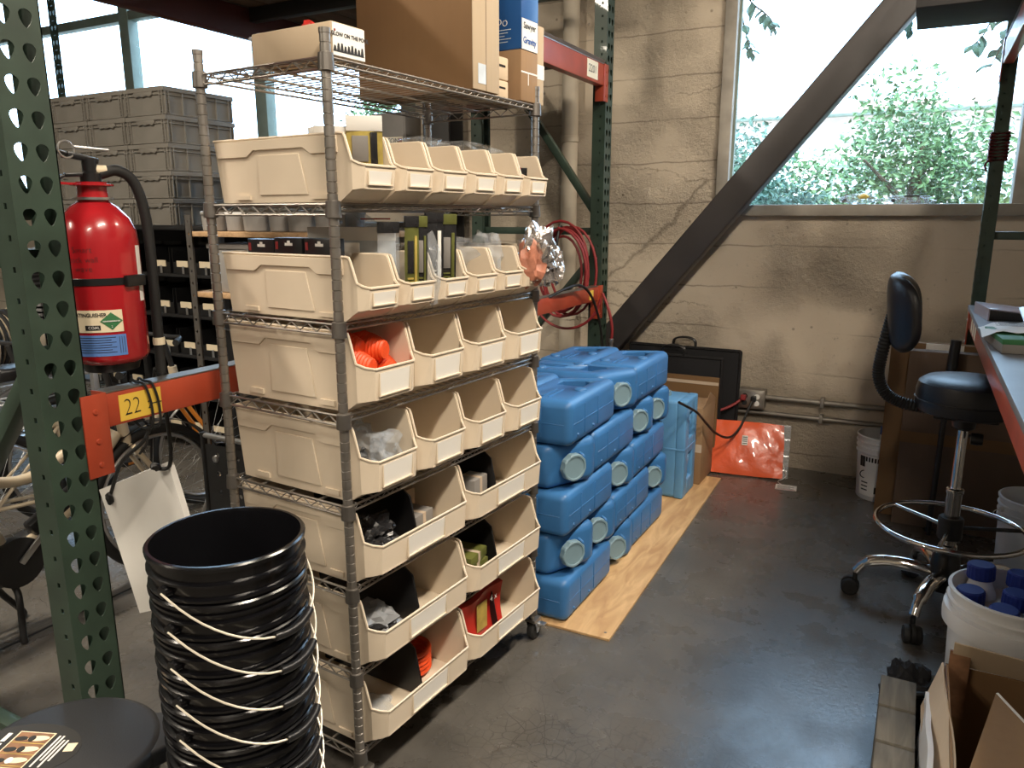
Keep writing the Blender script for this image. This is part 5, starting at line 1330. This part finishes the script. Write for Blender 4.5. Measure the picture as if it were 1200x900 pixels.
# white bucket of bottles in the foreground
BX, BY, BZ = .318, 2.33, .205
t = thing('bottle_crate_base', 'low grey plastic crate under the bucket of bottles', 'crate', (BX, BY, 0)); 
mb = MB()
for z in (0.001, .085, .160): mb.box(-.16, .16, -.15, .15, z, z + .04)
mb.box(-.15, .15, -.14, .14, .03, .18); mb.build('crate', 'old_wood', t, bevel=.003)
for s in (-1, 1): MB().box(s * .155 - .01, s * .155 + .01, -.152, .152, 0, .202).build('end_board', 'old_wood', t, bevel=.003)
t = thing('white_bucket', 'white bucket full of blue capped bottles at the lower right', 'bucket', (BX, BY, BZ)); bucket_mesh(t, 'white_plastic', R=.155, h=.385, ribs=1, ear=-.35)
MB().lathe([(.146, .275), (.162, .278), (.164, .300), (.162, .325), (.148, .328)], 48).build('collar', 'white_plastic', t, smooth=True)
def bottle(label, x, y, z, rot=(0, 0, 0)):
    t = thing('bottle', label, 'bottle', (BX + x, BY + y, BZ + z), rot=rot, group='blue capped bottles'); t.scale = (1.22, 1.22, 1.10)
    MB().lathe([(.0, .0), (.032, .0), (.035, .006), (.035, .20), (.033, .225), (.026, .245), (.0235, .255), (.0235, .285), (.0, .286)], 28).build('bottle', 'bottle_white', t, smooth=True)
    mb = MB(); vs = []; N = 40
    for h_, q in ((.262, 0), (.264, 1), (.296, 1), (.300, -1)):
        for k in range(N): a = 2 * PI * k / N; rr_ = .0285 + (.0009 if k % 2 else 0) * (q == 1) - (.003 if q < 0 else 0); vs.append((rr_ * math.cos(a), rr_ * math.sin(a), h_))
    fs = [(i * N + k, i * N + (k + 1) % N, (i + 1) * N + (k + 1) % N, (i + 1) * N + k) for i in range(3) for k in range(N)] + [tuple(range(3 * N, 4 * N)), tuple(range(N))[::-1]]
    mb.add(vs, fs); mb.build('cap', 'cap_blue', t)
BL = ['blue capped bottle leaning at the left rim of the bucket', 'blue capped bottle at the front of the bucket rim', 'blue capped bottle second from the front right of the bucket', 'blue capped bottle at the right rim of the bucket', 'blue capped bottle at the far right rim of the bucket', 'tallest blue capped bottle at the back of the bucket']
for k in range(6):
    a = math.radians(195 + 60 * k); x, y = .086 * math.cos(a), .086 * math.sin(a); z = (.055, .050, .062, .050, .075, .092)[k]; lb = BL[k]
    r_ = (-.06 * math.sin(a), .06 * math.cos(a), 0)
    bottle(lb, x, y, z, r_)
x, y, z, r_, lb = 0, 0, .060, (.02, .03, 0), 'blue capped bottle in the middle of the bucket'
if True:
    bottle(lb, x, y, z, r_)
# open carton with flaps, white liner, weathered crate, black bag
t = thing('open_carton', 'open cardboard carton with torn flaps at the lower right corner', 'box', (.165, 1.50, 0))
X1, Y1, Hc = .50, .58, .47
MB().box(0, .004, 0, Y1, .001, Hc).build('side_panel', 'cardboard', t); MB().box(X1, X1 + .004, 0, Y1, .001, Hc).build('side_panel', 'cardboard', t)
MB().box(0, X1, Y1 - .004, Y1, .001, Hc).build('end_panel', 'cardboard_brown', t); MB().box(0, X1, 0, .004, .001, Hc).build('end_panel', 'cardboard', t)
MB().box(.002, X1, .002, Y1, .001, .005).build('bottom_panel', 'cardboard', t)
mb = MB(); mb.sheet(lambda u, v: (.0 - .035 * v + .008 * math.sin(5 * u), .02 + .56 * u, Hc - .14 * v), 10, 6, .004); mb.build('side_flap', 'cardboard_cream', t, smooth=True)
mb = MB(); mb.sheet(lambda u, v: (.01 + .46 * u, Y1 + .005 - .03 * v, Hc + .075 * v - .02 * u * v), 10, 6, .004); mb.build('end_flap', 'cardboard_pale', t, smooth=True)
A0, B0, C0 = Vector((.0, .004, Hc)), Vector((.33, .004, Hc)), Vector((.085, .36, Hc + .07))
n_ = (B0 - A0).cross(C0 - A0).normalized() * .004
MB().add([A0, B0, C0, A0 + n_, B0 + n_, C0 + n_], [(0, 2, 1), (3, 4, 5), (0, 1, 4, 3), (1, 2, 5, 4), (2, 0, 3, 5)]).build('torn_flap', 'cardboard', t)
e_ = (B0 - C0).normalized(); s_ = n_.normalized().cross(e_) * .006; q_ = n_ * 1.15
MB().add([C0 + q_, B0 + q_, B0 + q_ + s_, C0 + q_ + s_, C0 + q_ * 1.2, B0 + q_ * 1.2, B0 + q_ * 1.2 + s_, C0 + q_ * 1.2 + s_], [(0, 1, 2, 3), (4, 7, 6, 5), (0, 4, 5, 1), (1, 5, 6, 2), (2, 6, 7, 3), (3, 7, 4, 0)]).build('tape', 'paper_white', t)
MB().box(.004, .050, Y1 - .012, Y1 - .0045, Hc - .14, Hc + .045).build('brown_tape', 'skin_brown', t)
MB().box(-.003, -.001, .44, .58, .35, .47).build('label', 'skin_brown', t)
t = thing('foam_sheet', 'white plastic wrapped sheet wedged between carton and crate', 'sheet', (.138, 1.56, 0))
mb = MB(); mb.sheet(lambda u, v: (-.02 + .014 * v + .0015 * math.sin(14 * u + 8 * v), .0 + .50 * u, .002 + (.40 + .015 * math.sin(5 * u)) * v), 20, 16, .012); mb.build('sheet', 'white_plastic', t, smooth=True); MB().box(-.014, -.010, .34, .42, .28, .36).build('label', 'pouch_pale', t)
t = thing('weathered_crate', 'weathered grey wooden crate beside the open carton', 'crate', (.022, 1.60, 0))
for k in range(4): MB().box(0, .09, .005 + .162 * k, .155 + .162 * k, .285, .30).build('top_slat', 'old_wood', t, bevel=.003)
for z in (.002, .10, .195): MB().box(.0, .012, 0, .65, z, z + .078).build('side_slat', 'old_wood', t, bevel=.003)
for y in (.02, .60): MB().box(.012, .09, y, y + .03, .002, .285).build('corner_post', 'old_wood', t, bevel=.002)
MB().box(.076, .088, 0, .65, .002, .28).build('back_slat', 'old_wood', t, bevel=.003); MB().box(.0, .09, .64, .652, .002, .285).build('end_slat', 'old_wood', t, bevel=.003)
t = thing('black_bag', 'slumped black nylon bag with strap behind the weathered crate', 'bag', (.10, 2.43, .105))
crumple('bag', 'black_fabric', t, (0, 0, .01), (.078, .13, .125), 71, .35, 4, flat=1); MB().tube(curve_pts([(-.07, -.06, .06), (-.03, -.11, .10), (.04, -.10, .11), (.07, -.02, .08)], 6), .010, 8).build('strap', 'black_plastic', t, smooth=True)

# ================================================================ LEFT BACKGROUND
# hanging white sheet bag on strings from the middle beam
t = thing('white_bag', 'white folded bag hanging by black strings behind the rack beam', 'bag', (-2.045, 1.46, .325))
mb = MB()
c00, c10, c01, c11 = Vector((-.10, -.02, 0)), Vector((.22, .0, .12)), Vector((-.22, -.03, .41)), Vector((.09, .0, .545))
mb.sheet(lambda u, v: (c00 * (1 - u) + c10 * u) * (1 - v) + (c01 * (1 - u) + c11 * u) * v + Vector((0, .02 * math.sin(PI * u) * math.sin(PI * v), 0)), 14, 14, .02); mb.build('bag', 'paper_white', t, smooth=True)
MB().bar((-.105, -.0135, .27), (-.035, -.0035, .30), .0015, .05).build('faint_print', 'label_cream', t)
MB().tube(curve_pts([(-.17, -.035, .40), (-.10, -.03, .52), (.0, .0, .62), (.20, -.10, .86)], 6), .006, 7).build('string', 'cord_black', t, smooth=True); MB().tube(curve_pts([(.06, -.03, .52), (.12, -.02, .56), (.22, -.10, .86)], 6), .006, 7).build('string', 'cord_black', t, smooth=True)
crumple('knot', 'cord_black', t, (-.17, -.04, .39), (.012, .012, .022), 81, .4, 2); crumple('knot', 'cord_black', t, (.06, -.03, .53), (.022, .012, .012), 82, .4, 2)
t = thing('cable_tie', 'black cords looped round the beam over the yellow sticker', 'cord', (XF, 1.26, 1.16))
for q in (0, .022): MB().tube(curve_pts([(-.055, q, -.10), (-.056, q, .006), (-.02, q - .008, .013), (.008, q - .004, .006), (.010, q + .008, -.05), (.008, q + .006, -.105), (-.03, q + .004, -.115), (-.056, q, -.10)], 6), .0035, 6).build('loop', 'cord_black', t, smooth=True)
MB().tube(curve_pts([(-.03, .02, -.11), (-.03, .01, -.16), (-.05, -.0, -.19)], 6), .0035, 6).build('tail', 'cord_black', t, smooth=True)

# black perforated carrier panel
t = thing('carrier_panel', 'black perforated metal carrier panel behind the wire shelf end', 'panel', (-2.20, 1.74, 0))
mb = MB(); perforated(mb, .46, .45, .80, .07, (.08, .18, .28, .38), lambda k: roundhole(k, .009), lambda u, z, q: (u - .02, q + .05, z), .004)
mb.build('plate', 'black_steel', t)
for x in (-.01, .43): MB().tube([(x, .055, .0), (x, .055, .84)], .012, 10).build('post', 'black_steel', t, smooth=True)
MB().tube([(-.01, .055, .83), (.43, .055, .83)], .010, 10).build('top_rail', 'silver', t, smooth=True); MB().lathe([(0, -.008), (.012, -.006), (.014, 0)], 12, (.05, .05, .75), 'y').build('bolt', 'silver', t)

# bicycles
def bicycle(label, loc, rz, frame, accent, lean=0.0, motor=True):
    t = thing('bicycle', label, 'bicycle', loc, rot=(lean, 0, rz))
    R = .335; ra, fa, bb, hd, sd = (-.45, .345), (.66, .345), (0, .30), (.50, .82), (-.17, .78)
    def P(p, y=0): return (p[0], y, p[1])
    for wx, wz in (ra, fa):
        w = MB().torus(R - .022, .022, (wx, 0, wz), 'y', 56, 10).build('tyre', 'rubber', t, smooth=True)
        MB().torus(R - .052, .010, (wx, 0, wz), 'y', 56, 6).build('wheel_rim', 'silver', w, smooth=True)
        MB().lathe([(.008, -.05), (.026, -.045), (.020, 0), (.026, .045), (.008, .05)], 16, (wx, 0, wz), 'y').build('hub', 'black_steel', w, smooth=True)
        mb = MB()
        for k in range(28):
            a = 2 * PI * k / 28; b_ = a + (.25 if k % 2 else -.25); s = (.035 if (k // 2) % 2 else -.035)
            mb.tube([(wx + .024 * math.cos(b_), s, wz + .024 * math.sin(b_)), (wx + (R - .055) * math.cos(a), 0, wz + (R - .055) * math.sin(a))], .0011, 4)
        sp_ = mb.build('spokes', 'silver', w); sp_['kind'] = 'stuff'
        MB().sheet(lambda u, v: (wx + (R + .018) * math.cos(.3 + 2.6 * u), (v - .5) * .05, wz + (R + .018) * math.sin(.3 + 2.6 * u)), 24, 3, .003).build('mudguard', 'black_plastic', t, smooth=True)
    MB().tube(curve_pts([P(bb), (.22, 0, .42), P((hd[0] - .02, hd[1] - .13))], 6), .032, 14).build('down_tube', frame, t, smooth=True)
    MB().tube(curve_pts([(-.14, 0, .66), (.10, 0, .60), (.34, 0, .70), P((hd[0] - .02, hd[1] - .06))], 6), .022, 12).build('top_tube', frame, t, smooth=True)
    MB().tube([P(bb), P(sd)], .019, 12).build('seat_tube', frame, t, smooth=True); MB().tube([P((hd[0] + .03, hd[1] - .20)), P(hd)], .023, 12).build('head_tube', frame, t, smooth=True)
    mb = MB()
    for s in (-.055, .055): mb.tube([P(bb, s * .6), P(ra, s)], .010, 8).tube([P((sd[0] + .04, sd[1] - .14), s * .4), P(ra, s)], .008, 8)
    mb.build('rear_stays', frame, t, smooth=True)
    for s in (-.05, .05): MB().tube([P((hd[0] + .03, hd[1] - .20), s * .8), P((fa[0] - .03, fa[1] + .12), s), P(fa, s)], .012, 8).build('fork_blade', accent, t, smooth=True)
    MB().bar((.08, 0, .39), (.33, 0, .515), .06, .065).build('battery', 'black_plastic', t, bevel=.012)
    MB().tube([P(sd), P((sd[0] - .03, sd[1] + .12))], .014, 10).build('seat_post', 'silver', t, smooth=True)
    MB().prism([(-.17, -.075), (-.12, -.085), (.02, -.035), (.13, -.018), (.13, .018), (.02, .035), (-.12, .085), (-.17, .075)], 'z', .90, .955).build('saddle', 'black_plastic', t, bevel=.015, segs=3).location = (sd[0] - .03, 0, 0)
    MB().tube([P(hd), P((hd[0] - .04, hd[1] + .16))], .014, 10).build('stem', 'black_steel', t, smooth=True)
    hb = MB().tube(curve_pts([(hd[0] - .16, -.28, .99), (hd[0] - .08, -.20, 1.0), (hd[0] - .03, -.06, .985), (hd[0] - .03, .06, .985), (hd[0] - .08, .20, 1.0), (hd[0] - .16, .28, .99)], 6), .011, 10).build('handlebar', 'black_steel', t, smooth=True)
    for s in (-1, 1): MB().tube([(hd[0] - .16, s * .28, .99), (hd[0] - .12, s * .245, .995)], .016, 10).build('grip', 'rubber', hb, smooth=True)
    MB().lathe([(.02, -.03), (.085, -.03), (.09, 0), (.085, .03), (.02, .03)], 24, (0, 0, .30), 'y').build('motor', 'black_plastic', t, smooth=True)
    cr = MB().lathe([(.06, -.052), (.098, -.052), (.098, -.048), (.06, -.048)], 32, (0, 0, .30), 'y').build('chainring', 'black_steel', t)
    for s, a in ((-1, .75), (1, .75 + PI)):
        e = (.17 * math.cos(a), s * .07, .30 + .17 * math.sin(a)); MB().bar((0, s * .065, .30), e, .012, .024).build('crank_arm', 'silver', cr, bevel=.003)
        MB().box(e[0] - .045, e[0] + .045, e[1] + min(0, s * .09), e[1] + max(0, s * .09), e[2] - .012, e[2] + .012).build('pedal', 'black_plastic', t, bevel=.004)
        MB().box(e[0] - .02, e[0] + .02, e[1] + (s * .0905) - .001, e[1] + (s * .0905) + .001, e[2] - .006, e[2] + .006).build('reflector', 'paint_orange', t)
    k_ = MB().box(-.03, .03, -.04, .04, .195, .225).build('kickstand', 'black_steel', t, bevel=.006)
    for s in (-1, 1): MB().tube(curve_pts([(-.02, s * .03, .205), (-.03, s * .07, .17), (-.05 if s < 0 else .06, s * .10, .03), (-.05 if s < 0 else .06, s * .105, .004)], 5), .0125, 10).build('stand_leg', 'black_steel', k_, smooth=True)
    mb = MB()
    for s in (-.06, .06): mb.tube([(-.62, s, .80), (-.20, s, .80)], .006, 6).tube([(-.50, s, .80), P(ra, s)], .005, 6)
    for x in (-.62, -.48, -.34, -.20): mb.tube([(x, -.06, .80), (x, .06, .80)], .006, 6)
    mb.build('luggage_carrier', 'silver', t, smooth=True)
bicycle('cream step through bicycle on a double kickstand behind the near post', (-2.98, 1.49, 0), PI / 2, 'paint_cream', 'paint_cream')
bicycle('cream bicycle with orange fork farther back by the totes', (-3.47, 2.14, 0), PI / 2 - .05, 'paint_cream', 'paint_orange')
bicycle('black bicycle farthest left beside the cart', (-3.86, 1.62, 0), PI / 2 + .08, 'black_steel', 'black_steel')

# silver cart with a cream drum and hose
ct = thing('metal_cart', 'silver metal cart carrying a cream drum at the left edge', 'cart', (-4.80, 2.30, 0))
for x in (-.35, .35):
    for y in (-.55, .55): MB().box(x - .018, x + .018, y - .018, y + .018, .0, .66).build('leg', 'silver', ct, bevel=.003)
for z in (.28, .64):
    for k in range(8): MB().box(-.36 + .09 * k, -.30 + .09 * k, -.57, .57, z, z + .025).build('slat', 'silver', ct, bevel=.003)
t = thing('drum_reel', 'cream drum reel with a black shaft on the metal cart', 'reel', (-4.66, 2.45, .892))
MB().lathe([(.04, -.15), (.19, -.15), (.20, -.14), (.20, -.11), (.16, -.10), (.16, .10), (.20, .11), (.20, .14), (.19, .15), (.04, .15)], 32, (0, 0, 0), 'y').build('drum', 'paint_cream', t, smooth=True)
MB().lathe([(.055, -.19), (.06, -.15)], 20, (0, 0, 0), 'y').tube([(0, -.30, 0), (0, .34, 0)], .03, 12).build('shaft', 'black_plastic', t, smooth=True)
mb = MB()
for k in range(6): mb.torus(.166, .012, (0, -.085 + .034 * k, 0), 'y', 32, 6)
mb.build('wound_hose', 'rubber', t, smooth=True); MB().box(-.13, .13, -.14, .14, -.222, -.15).build('cradle', 'black_steel', t, bevel=.004)
t = thing('vacuum_hose', 'grey corrugated hose standing behind the drum reel', 'hose', (-4.72, 2.74, .667))
pts = curve_pts([(0, 0, .01), (.02, 0, .25), (.05, -.02, .45), (.0, -.02, .62)], 14); MB().tube(pts, [.07 if k % 2 else .06 for k in range(len(pts))], 14).build('hose', 'black_plastic', t); MB().tube([(0, -.02, .62), (-.01, -.02, .74)], .075, 14).build('cuff', 'silver', t)
t = thing('canister', 'tall chrome and black canister at the far left on the cart', 'canister', (-5.0, 2.05, .667))
MB().lathe([(.0, 0), (.09, 0), (.09, .70), (.075, .74), (.0, .75)], 24).build('body', 'silver', t, smooth=True); MB().lathe([(.092, .50), (.092, .62)], 24, caps=False).build('band', 'black_plastic', t); MB().lathe([(.04, .75), (.03, .82), (.0, .83)], 16).build('cap', 'black_plastic', t)

# black rack with small black bins, grey totes on top
bx0, bx1, by0, by1, bh = -5.62, -3.90, 3.42, 4.02, 1.535
rk = thing('bin_rack', 'black steel rack of small black bins under the grey totes', 'rack', (bx1, by0, 0))
W = bx1 - bx0
for x in (-W, -W / 2, -.04):
    for y in (0, .56): MB().box(x, x + .04, y, y + .04, 0, bh - .03).build('post', 'black_steel', rk, bevel=.002)
zs = [.12, .40, .68, .95, 1.22]
for z in zs: MB().box(-W, 0, .0, .60, z - .02, z).build('shelf_board', 'black_steel', rk, bevel=.002)
MB().box(-W - .01, .01, -.02, .62, bh - .03, bh).build('top_board', 'black_steel', rk, bevel=.003)
MB().box(-W, 0, .59, .60, .1, bh - .03).build('back_panel', 'black_matte', rk)
pb = None; names_r = ['lowest', 'second', 'third', 'fourth', 'top']; names_c = ['first from the aisle', 'second from the aisle', 'third from the aisle', 'fourth from the aisle', 'fifth from the aisle', 'sixth from the aisle', 'seventh from the aisle']
for zi, z in enumerate(zs):
    for k in range(6):
        x = bx1 - .17 - k * .215 - (.15 if k > 2 else 0); lb = f'small black open bin, {names_c[k]}, {names_r[zi]} shelf of black rack'
        if pb is None:
            pb = o = thing('parts_bin', lb, 'bin', (x, by0 + .02, z + .001), 0, 'small black bins')
            mb = MB().box(-.095, .095, .02, .40, 0, .004).box(-.095, -.091, .0, .40, 0, .17).box(.091, .095, 0, .40, 0, .17).box(-.095, .095, .396, .40, 0, .19).box(-.095, .095, .0, .004, 0, .075)
            mb.build('body', 'black_plastic', o); MB().box(-.05, .055, -.006, .0, .045, .085).build('card', 'label_cream', o); MB().box(.0, .02, -.008, -.006, .0, .05).build('hook', 'silver', o)
        else: o = copy_tree(pb); o.location = (x, by0 + .02, z + .001); o['label'] = lb
TW, TL, TH = .385, .56, .171
pt = None; lev = ['bottom', 'second', 'third', 'fourth', 'top']; cn = ['right hand', 'middle', 'left hand', 'leftmost']
for c_ in range(4):
    for k in range(5):
        x = -4.27 - TW / 2 - c_ * (TW + .006) ; y = 3.40 + TL / 2; z = bh + k * TH; lb = f'grey stacking tote, {lev[k]} of the {cn[c_]} column of totes'
        if pt is None:
            pt = o = thing('storage_tote', lb, 'tote', (x, y, z), 0, 'grey totes'); a, b = TW / 2 - .012, TL / 2 - .012; h = TH - .003
            MB().box(-a, a, -b, b, 0, .005).box(-a, a, -b, -b + .004, 0, h).box(-a, a, b - .004, b, 0, h).box(-a, -a + .004, -b, b, 0, h).box(a - .004, a, -b, b, 0, h).build('body', 'tote_grey', o)
            mb = MB()
            for z0, z1, e in ((h - .028, h, .012), (h - .050, h - .045, .010), (.0, .012, .004)):
                mb.box(-a - e, a + e, -b - e, -b + .001, z0, z1).box(-a - e, a + e, b - .001, b + e, z0, z1).box(-a - e, -a + .001, -b, b, z0, z1).box(a - .001, a + e, -b, b, z0, z1)
            mb.build('rim', 'tote_grey', o, bevel=.002, segs=1)
            mb = MB()
            for yy in (-b + .006, -b + .03, -b / 2, 0, b / 2, b - .03, b - .006):
                for s in (-1, 1): mb.box(min(s * a, s * (a + .011)), max(s * a, s * (a + .011)), yy - .0035, yy + .0035, .006, h - .02)
            for xx in (-a + .006, -a + .028, a - .028, a - .006):
                for s in (-1, 1): mb.box(xx - .0035, xx + .0035, min(s * b, s * (b + .011)), max(s * b, s * (b + .011)), .006, h - .02)
            for q in range(5):
                for xx in (-a + .016, a - .016): mb.box(xx - .012, xx + .012, -b - .009, -b, .02 + q * .024, .024 + q * .024)
                mb.box(a, a + .009, -b + .006, -b + .03, .02 + q * .024, .024 + q * .024)
            rb_ = mb.build('ribs', 'tote_grey', o); rb_['kind'] = 'stuff'
            hp = [(-.085, h - .028), (-.085, h - .045), (-.065, h - .060), (-.035, h - .052), (0, h - .058), (.035, h - .052), (.065, h - .060), (.085, h - .045), (.085, h - .028)]
            MB().prism(hp, 'y', -b - .016, -b).build('handle', 'tote_grey', o, bevel=.003)
        else: o = copy_tree(pt); o.location = (x, y, z); o['label'] = lb
# slotted green post far behind the totes
t = thing('rack_post', 'green slotted post standing in front of the tall left window', 'post', (-6.92, 4.45, 0))
mb = MB(); perforated(mb, .11, .02, 3.9, .12, (.032, .078), lambda k: teardrop(k, .014, .026), lambda u, z, q: (u - .055, q, z)); mb.build('post', 'rack_green', t)
MB().box(-.055, .055, .004, .06, .0, .02).box(-.055, -.05, .0, .06, .0, 3.8).build('flange', 'rack_green', t)

# slotted-angle shelf with tubs inside the pallet rack, seen between the bins
sr = thing('slotted_shelf', 'slotted angle shelf with wooden boards behind the wire shelf', 'shelf', (-2.64, 2.16, 0))
for x in (0, .80):
    for y in (0, .52):
        mb = MB(); perforated(mb, .035, .0, 1.61, .05, (.0175,), lambda k: roundhole(k, .006), lambda u, z, q: (x + u - .017, y + q, z)); mb.box(x - .017, x - .014, y, y + .035, 0, 1.60); mb.build('post', 'zinc_dark', sr)
for z in (.45, .92, 1.27, 1.515): MB().box(-.015, .815, .004, .54, z, z + .020).build('board', 'tan_wood', sr, bevel=.002)
MB().box(-.015, .815, .54, .548, .3, 1.52).build('back_panel', 'black_matte', sr)  # panel added as dark backing, keeps the gaps between bins dark
for k in range(7):
    t = thing('round_tub', f'{["first", "second", "third", "fourth", "fifth", "sixth", "seventh"][k]} grey round tub from the left on the wooden board', 'tub', (-2.58 + .118 * k, 2.25 + .02 * (k % 2), 1.536), 0, 'grey tubs on the wooden board')
    MB().lathe([(.0, .0), (.046, 0), (.050, .004), (.054, .066), (.0, .066)], 24).build('tub', 'tub_grey', t, smooth=True); MB().lathe([(.0, .082), (.052, .080), (.0575, .076), (.0575, .066), (.0, .066)], 24).build('lid', 'white_plastic' if k % 3 == 1 else 'tub_grey', t, smooth=True)
for k in range(3):
    t = thing('grey_bin', f'{["left", "middle", "right"][k]} grey lidded bin under the row of tubs', 'bin', (-2.46 + .26 * k, 2.30, 1.291), 0, 'grey lidded bins')
    MB().box(-.12, .12, -.10, .20, 0, .175).build('bin', 'tub_grey', t, bevel=.006); MB().box(-.125, .125, -.105, .205, .175, .195).build('lid', 'grey_box', t, bevel=.004)
for k in range(3):
    t = thing('black_case', f'{["left", "middle", "right"][k]} black case on the lower board of the slotted shelf', 'case', (-2.46 + .26 * k, 2.30, .941), 0, 'black cases')
    MB().box(-.12, .12, -.10, .2, 0, .27).build('case', 'black_plastic', t, bevel=.01); MB().tube(curve_pts([(-.05, -.10, .20), (-.04, -.125, .20), (.04, -.125, .20), (.05, -.10, .20)], 4), .006, 6).build('handle', 'black_plastic', t)
# dark cabinet against the wall behind the shelf
t = thing('dark_cabinet', 'dark steel cabinet against the wall behind the wire shelf', 'cabinet', (-3.55, 4.60, 0))
MB().box(-.55, .30, -.22, .30, .001, 1.55).build('body', 'steel_column', t, bevel=.006)
for x in (-.54, -.12): MB().box(x, x + .405, -.235, -.22, .05, 1.53).build('door', 'steel_column', t, bevel=.003)
# thin wire drooping from the top deck
t = thing('loose_wire', 'thin white wire drooping below the top rack deck', 'wire', (-2.0, 1.75, 2.40))
MB().tube(curve_pts([(-.05, -.2, .03), (0.0, -.05, -.05), (.12, .12, -.12), (.2, .25, -.10), (.22, .35, .0)], 8), .003, 6).build('wire', 'wire_white', t, smooth=True)
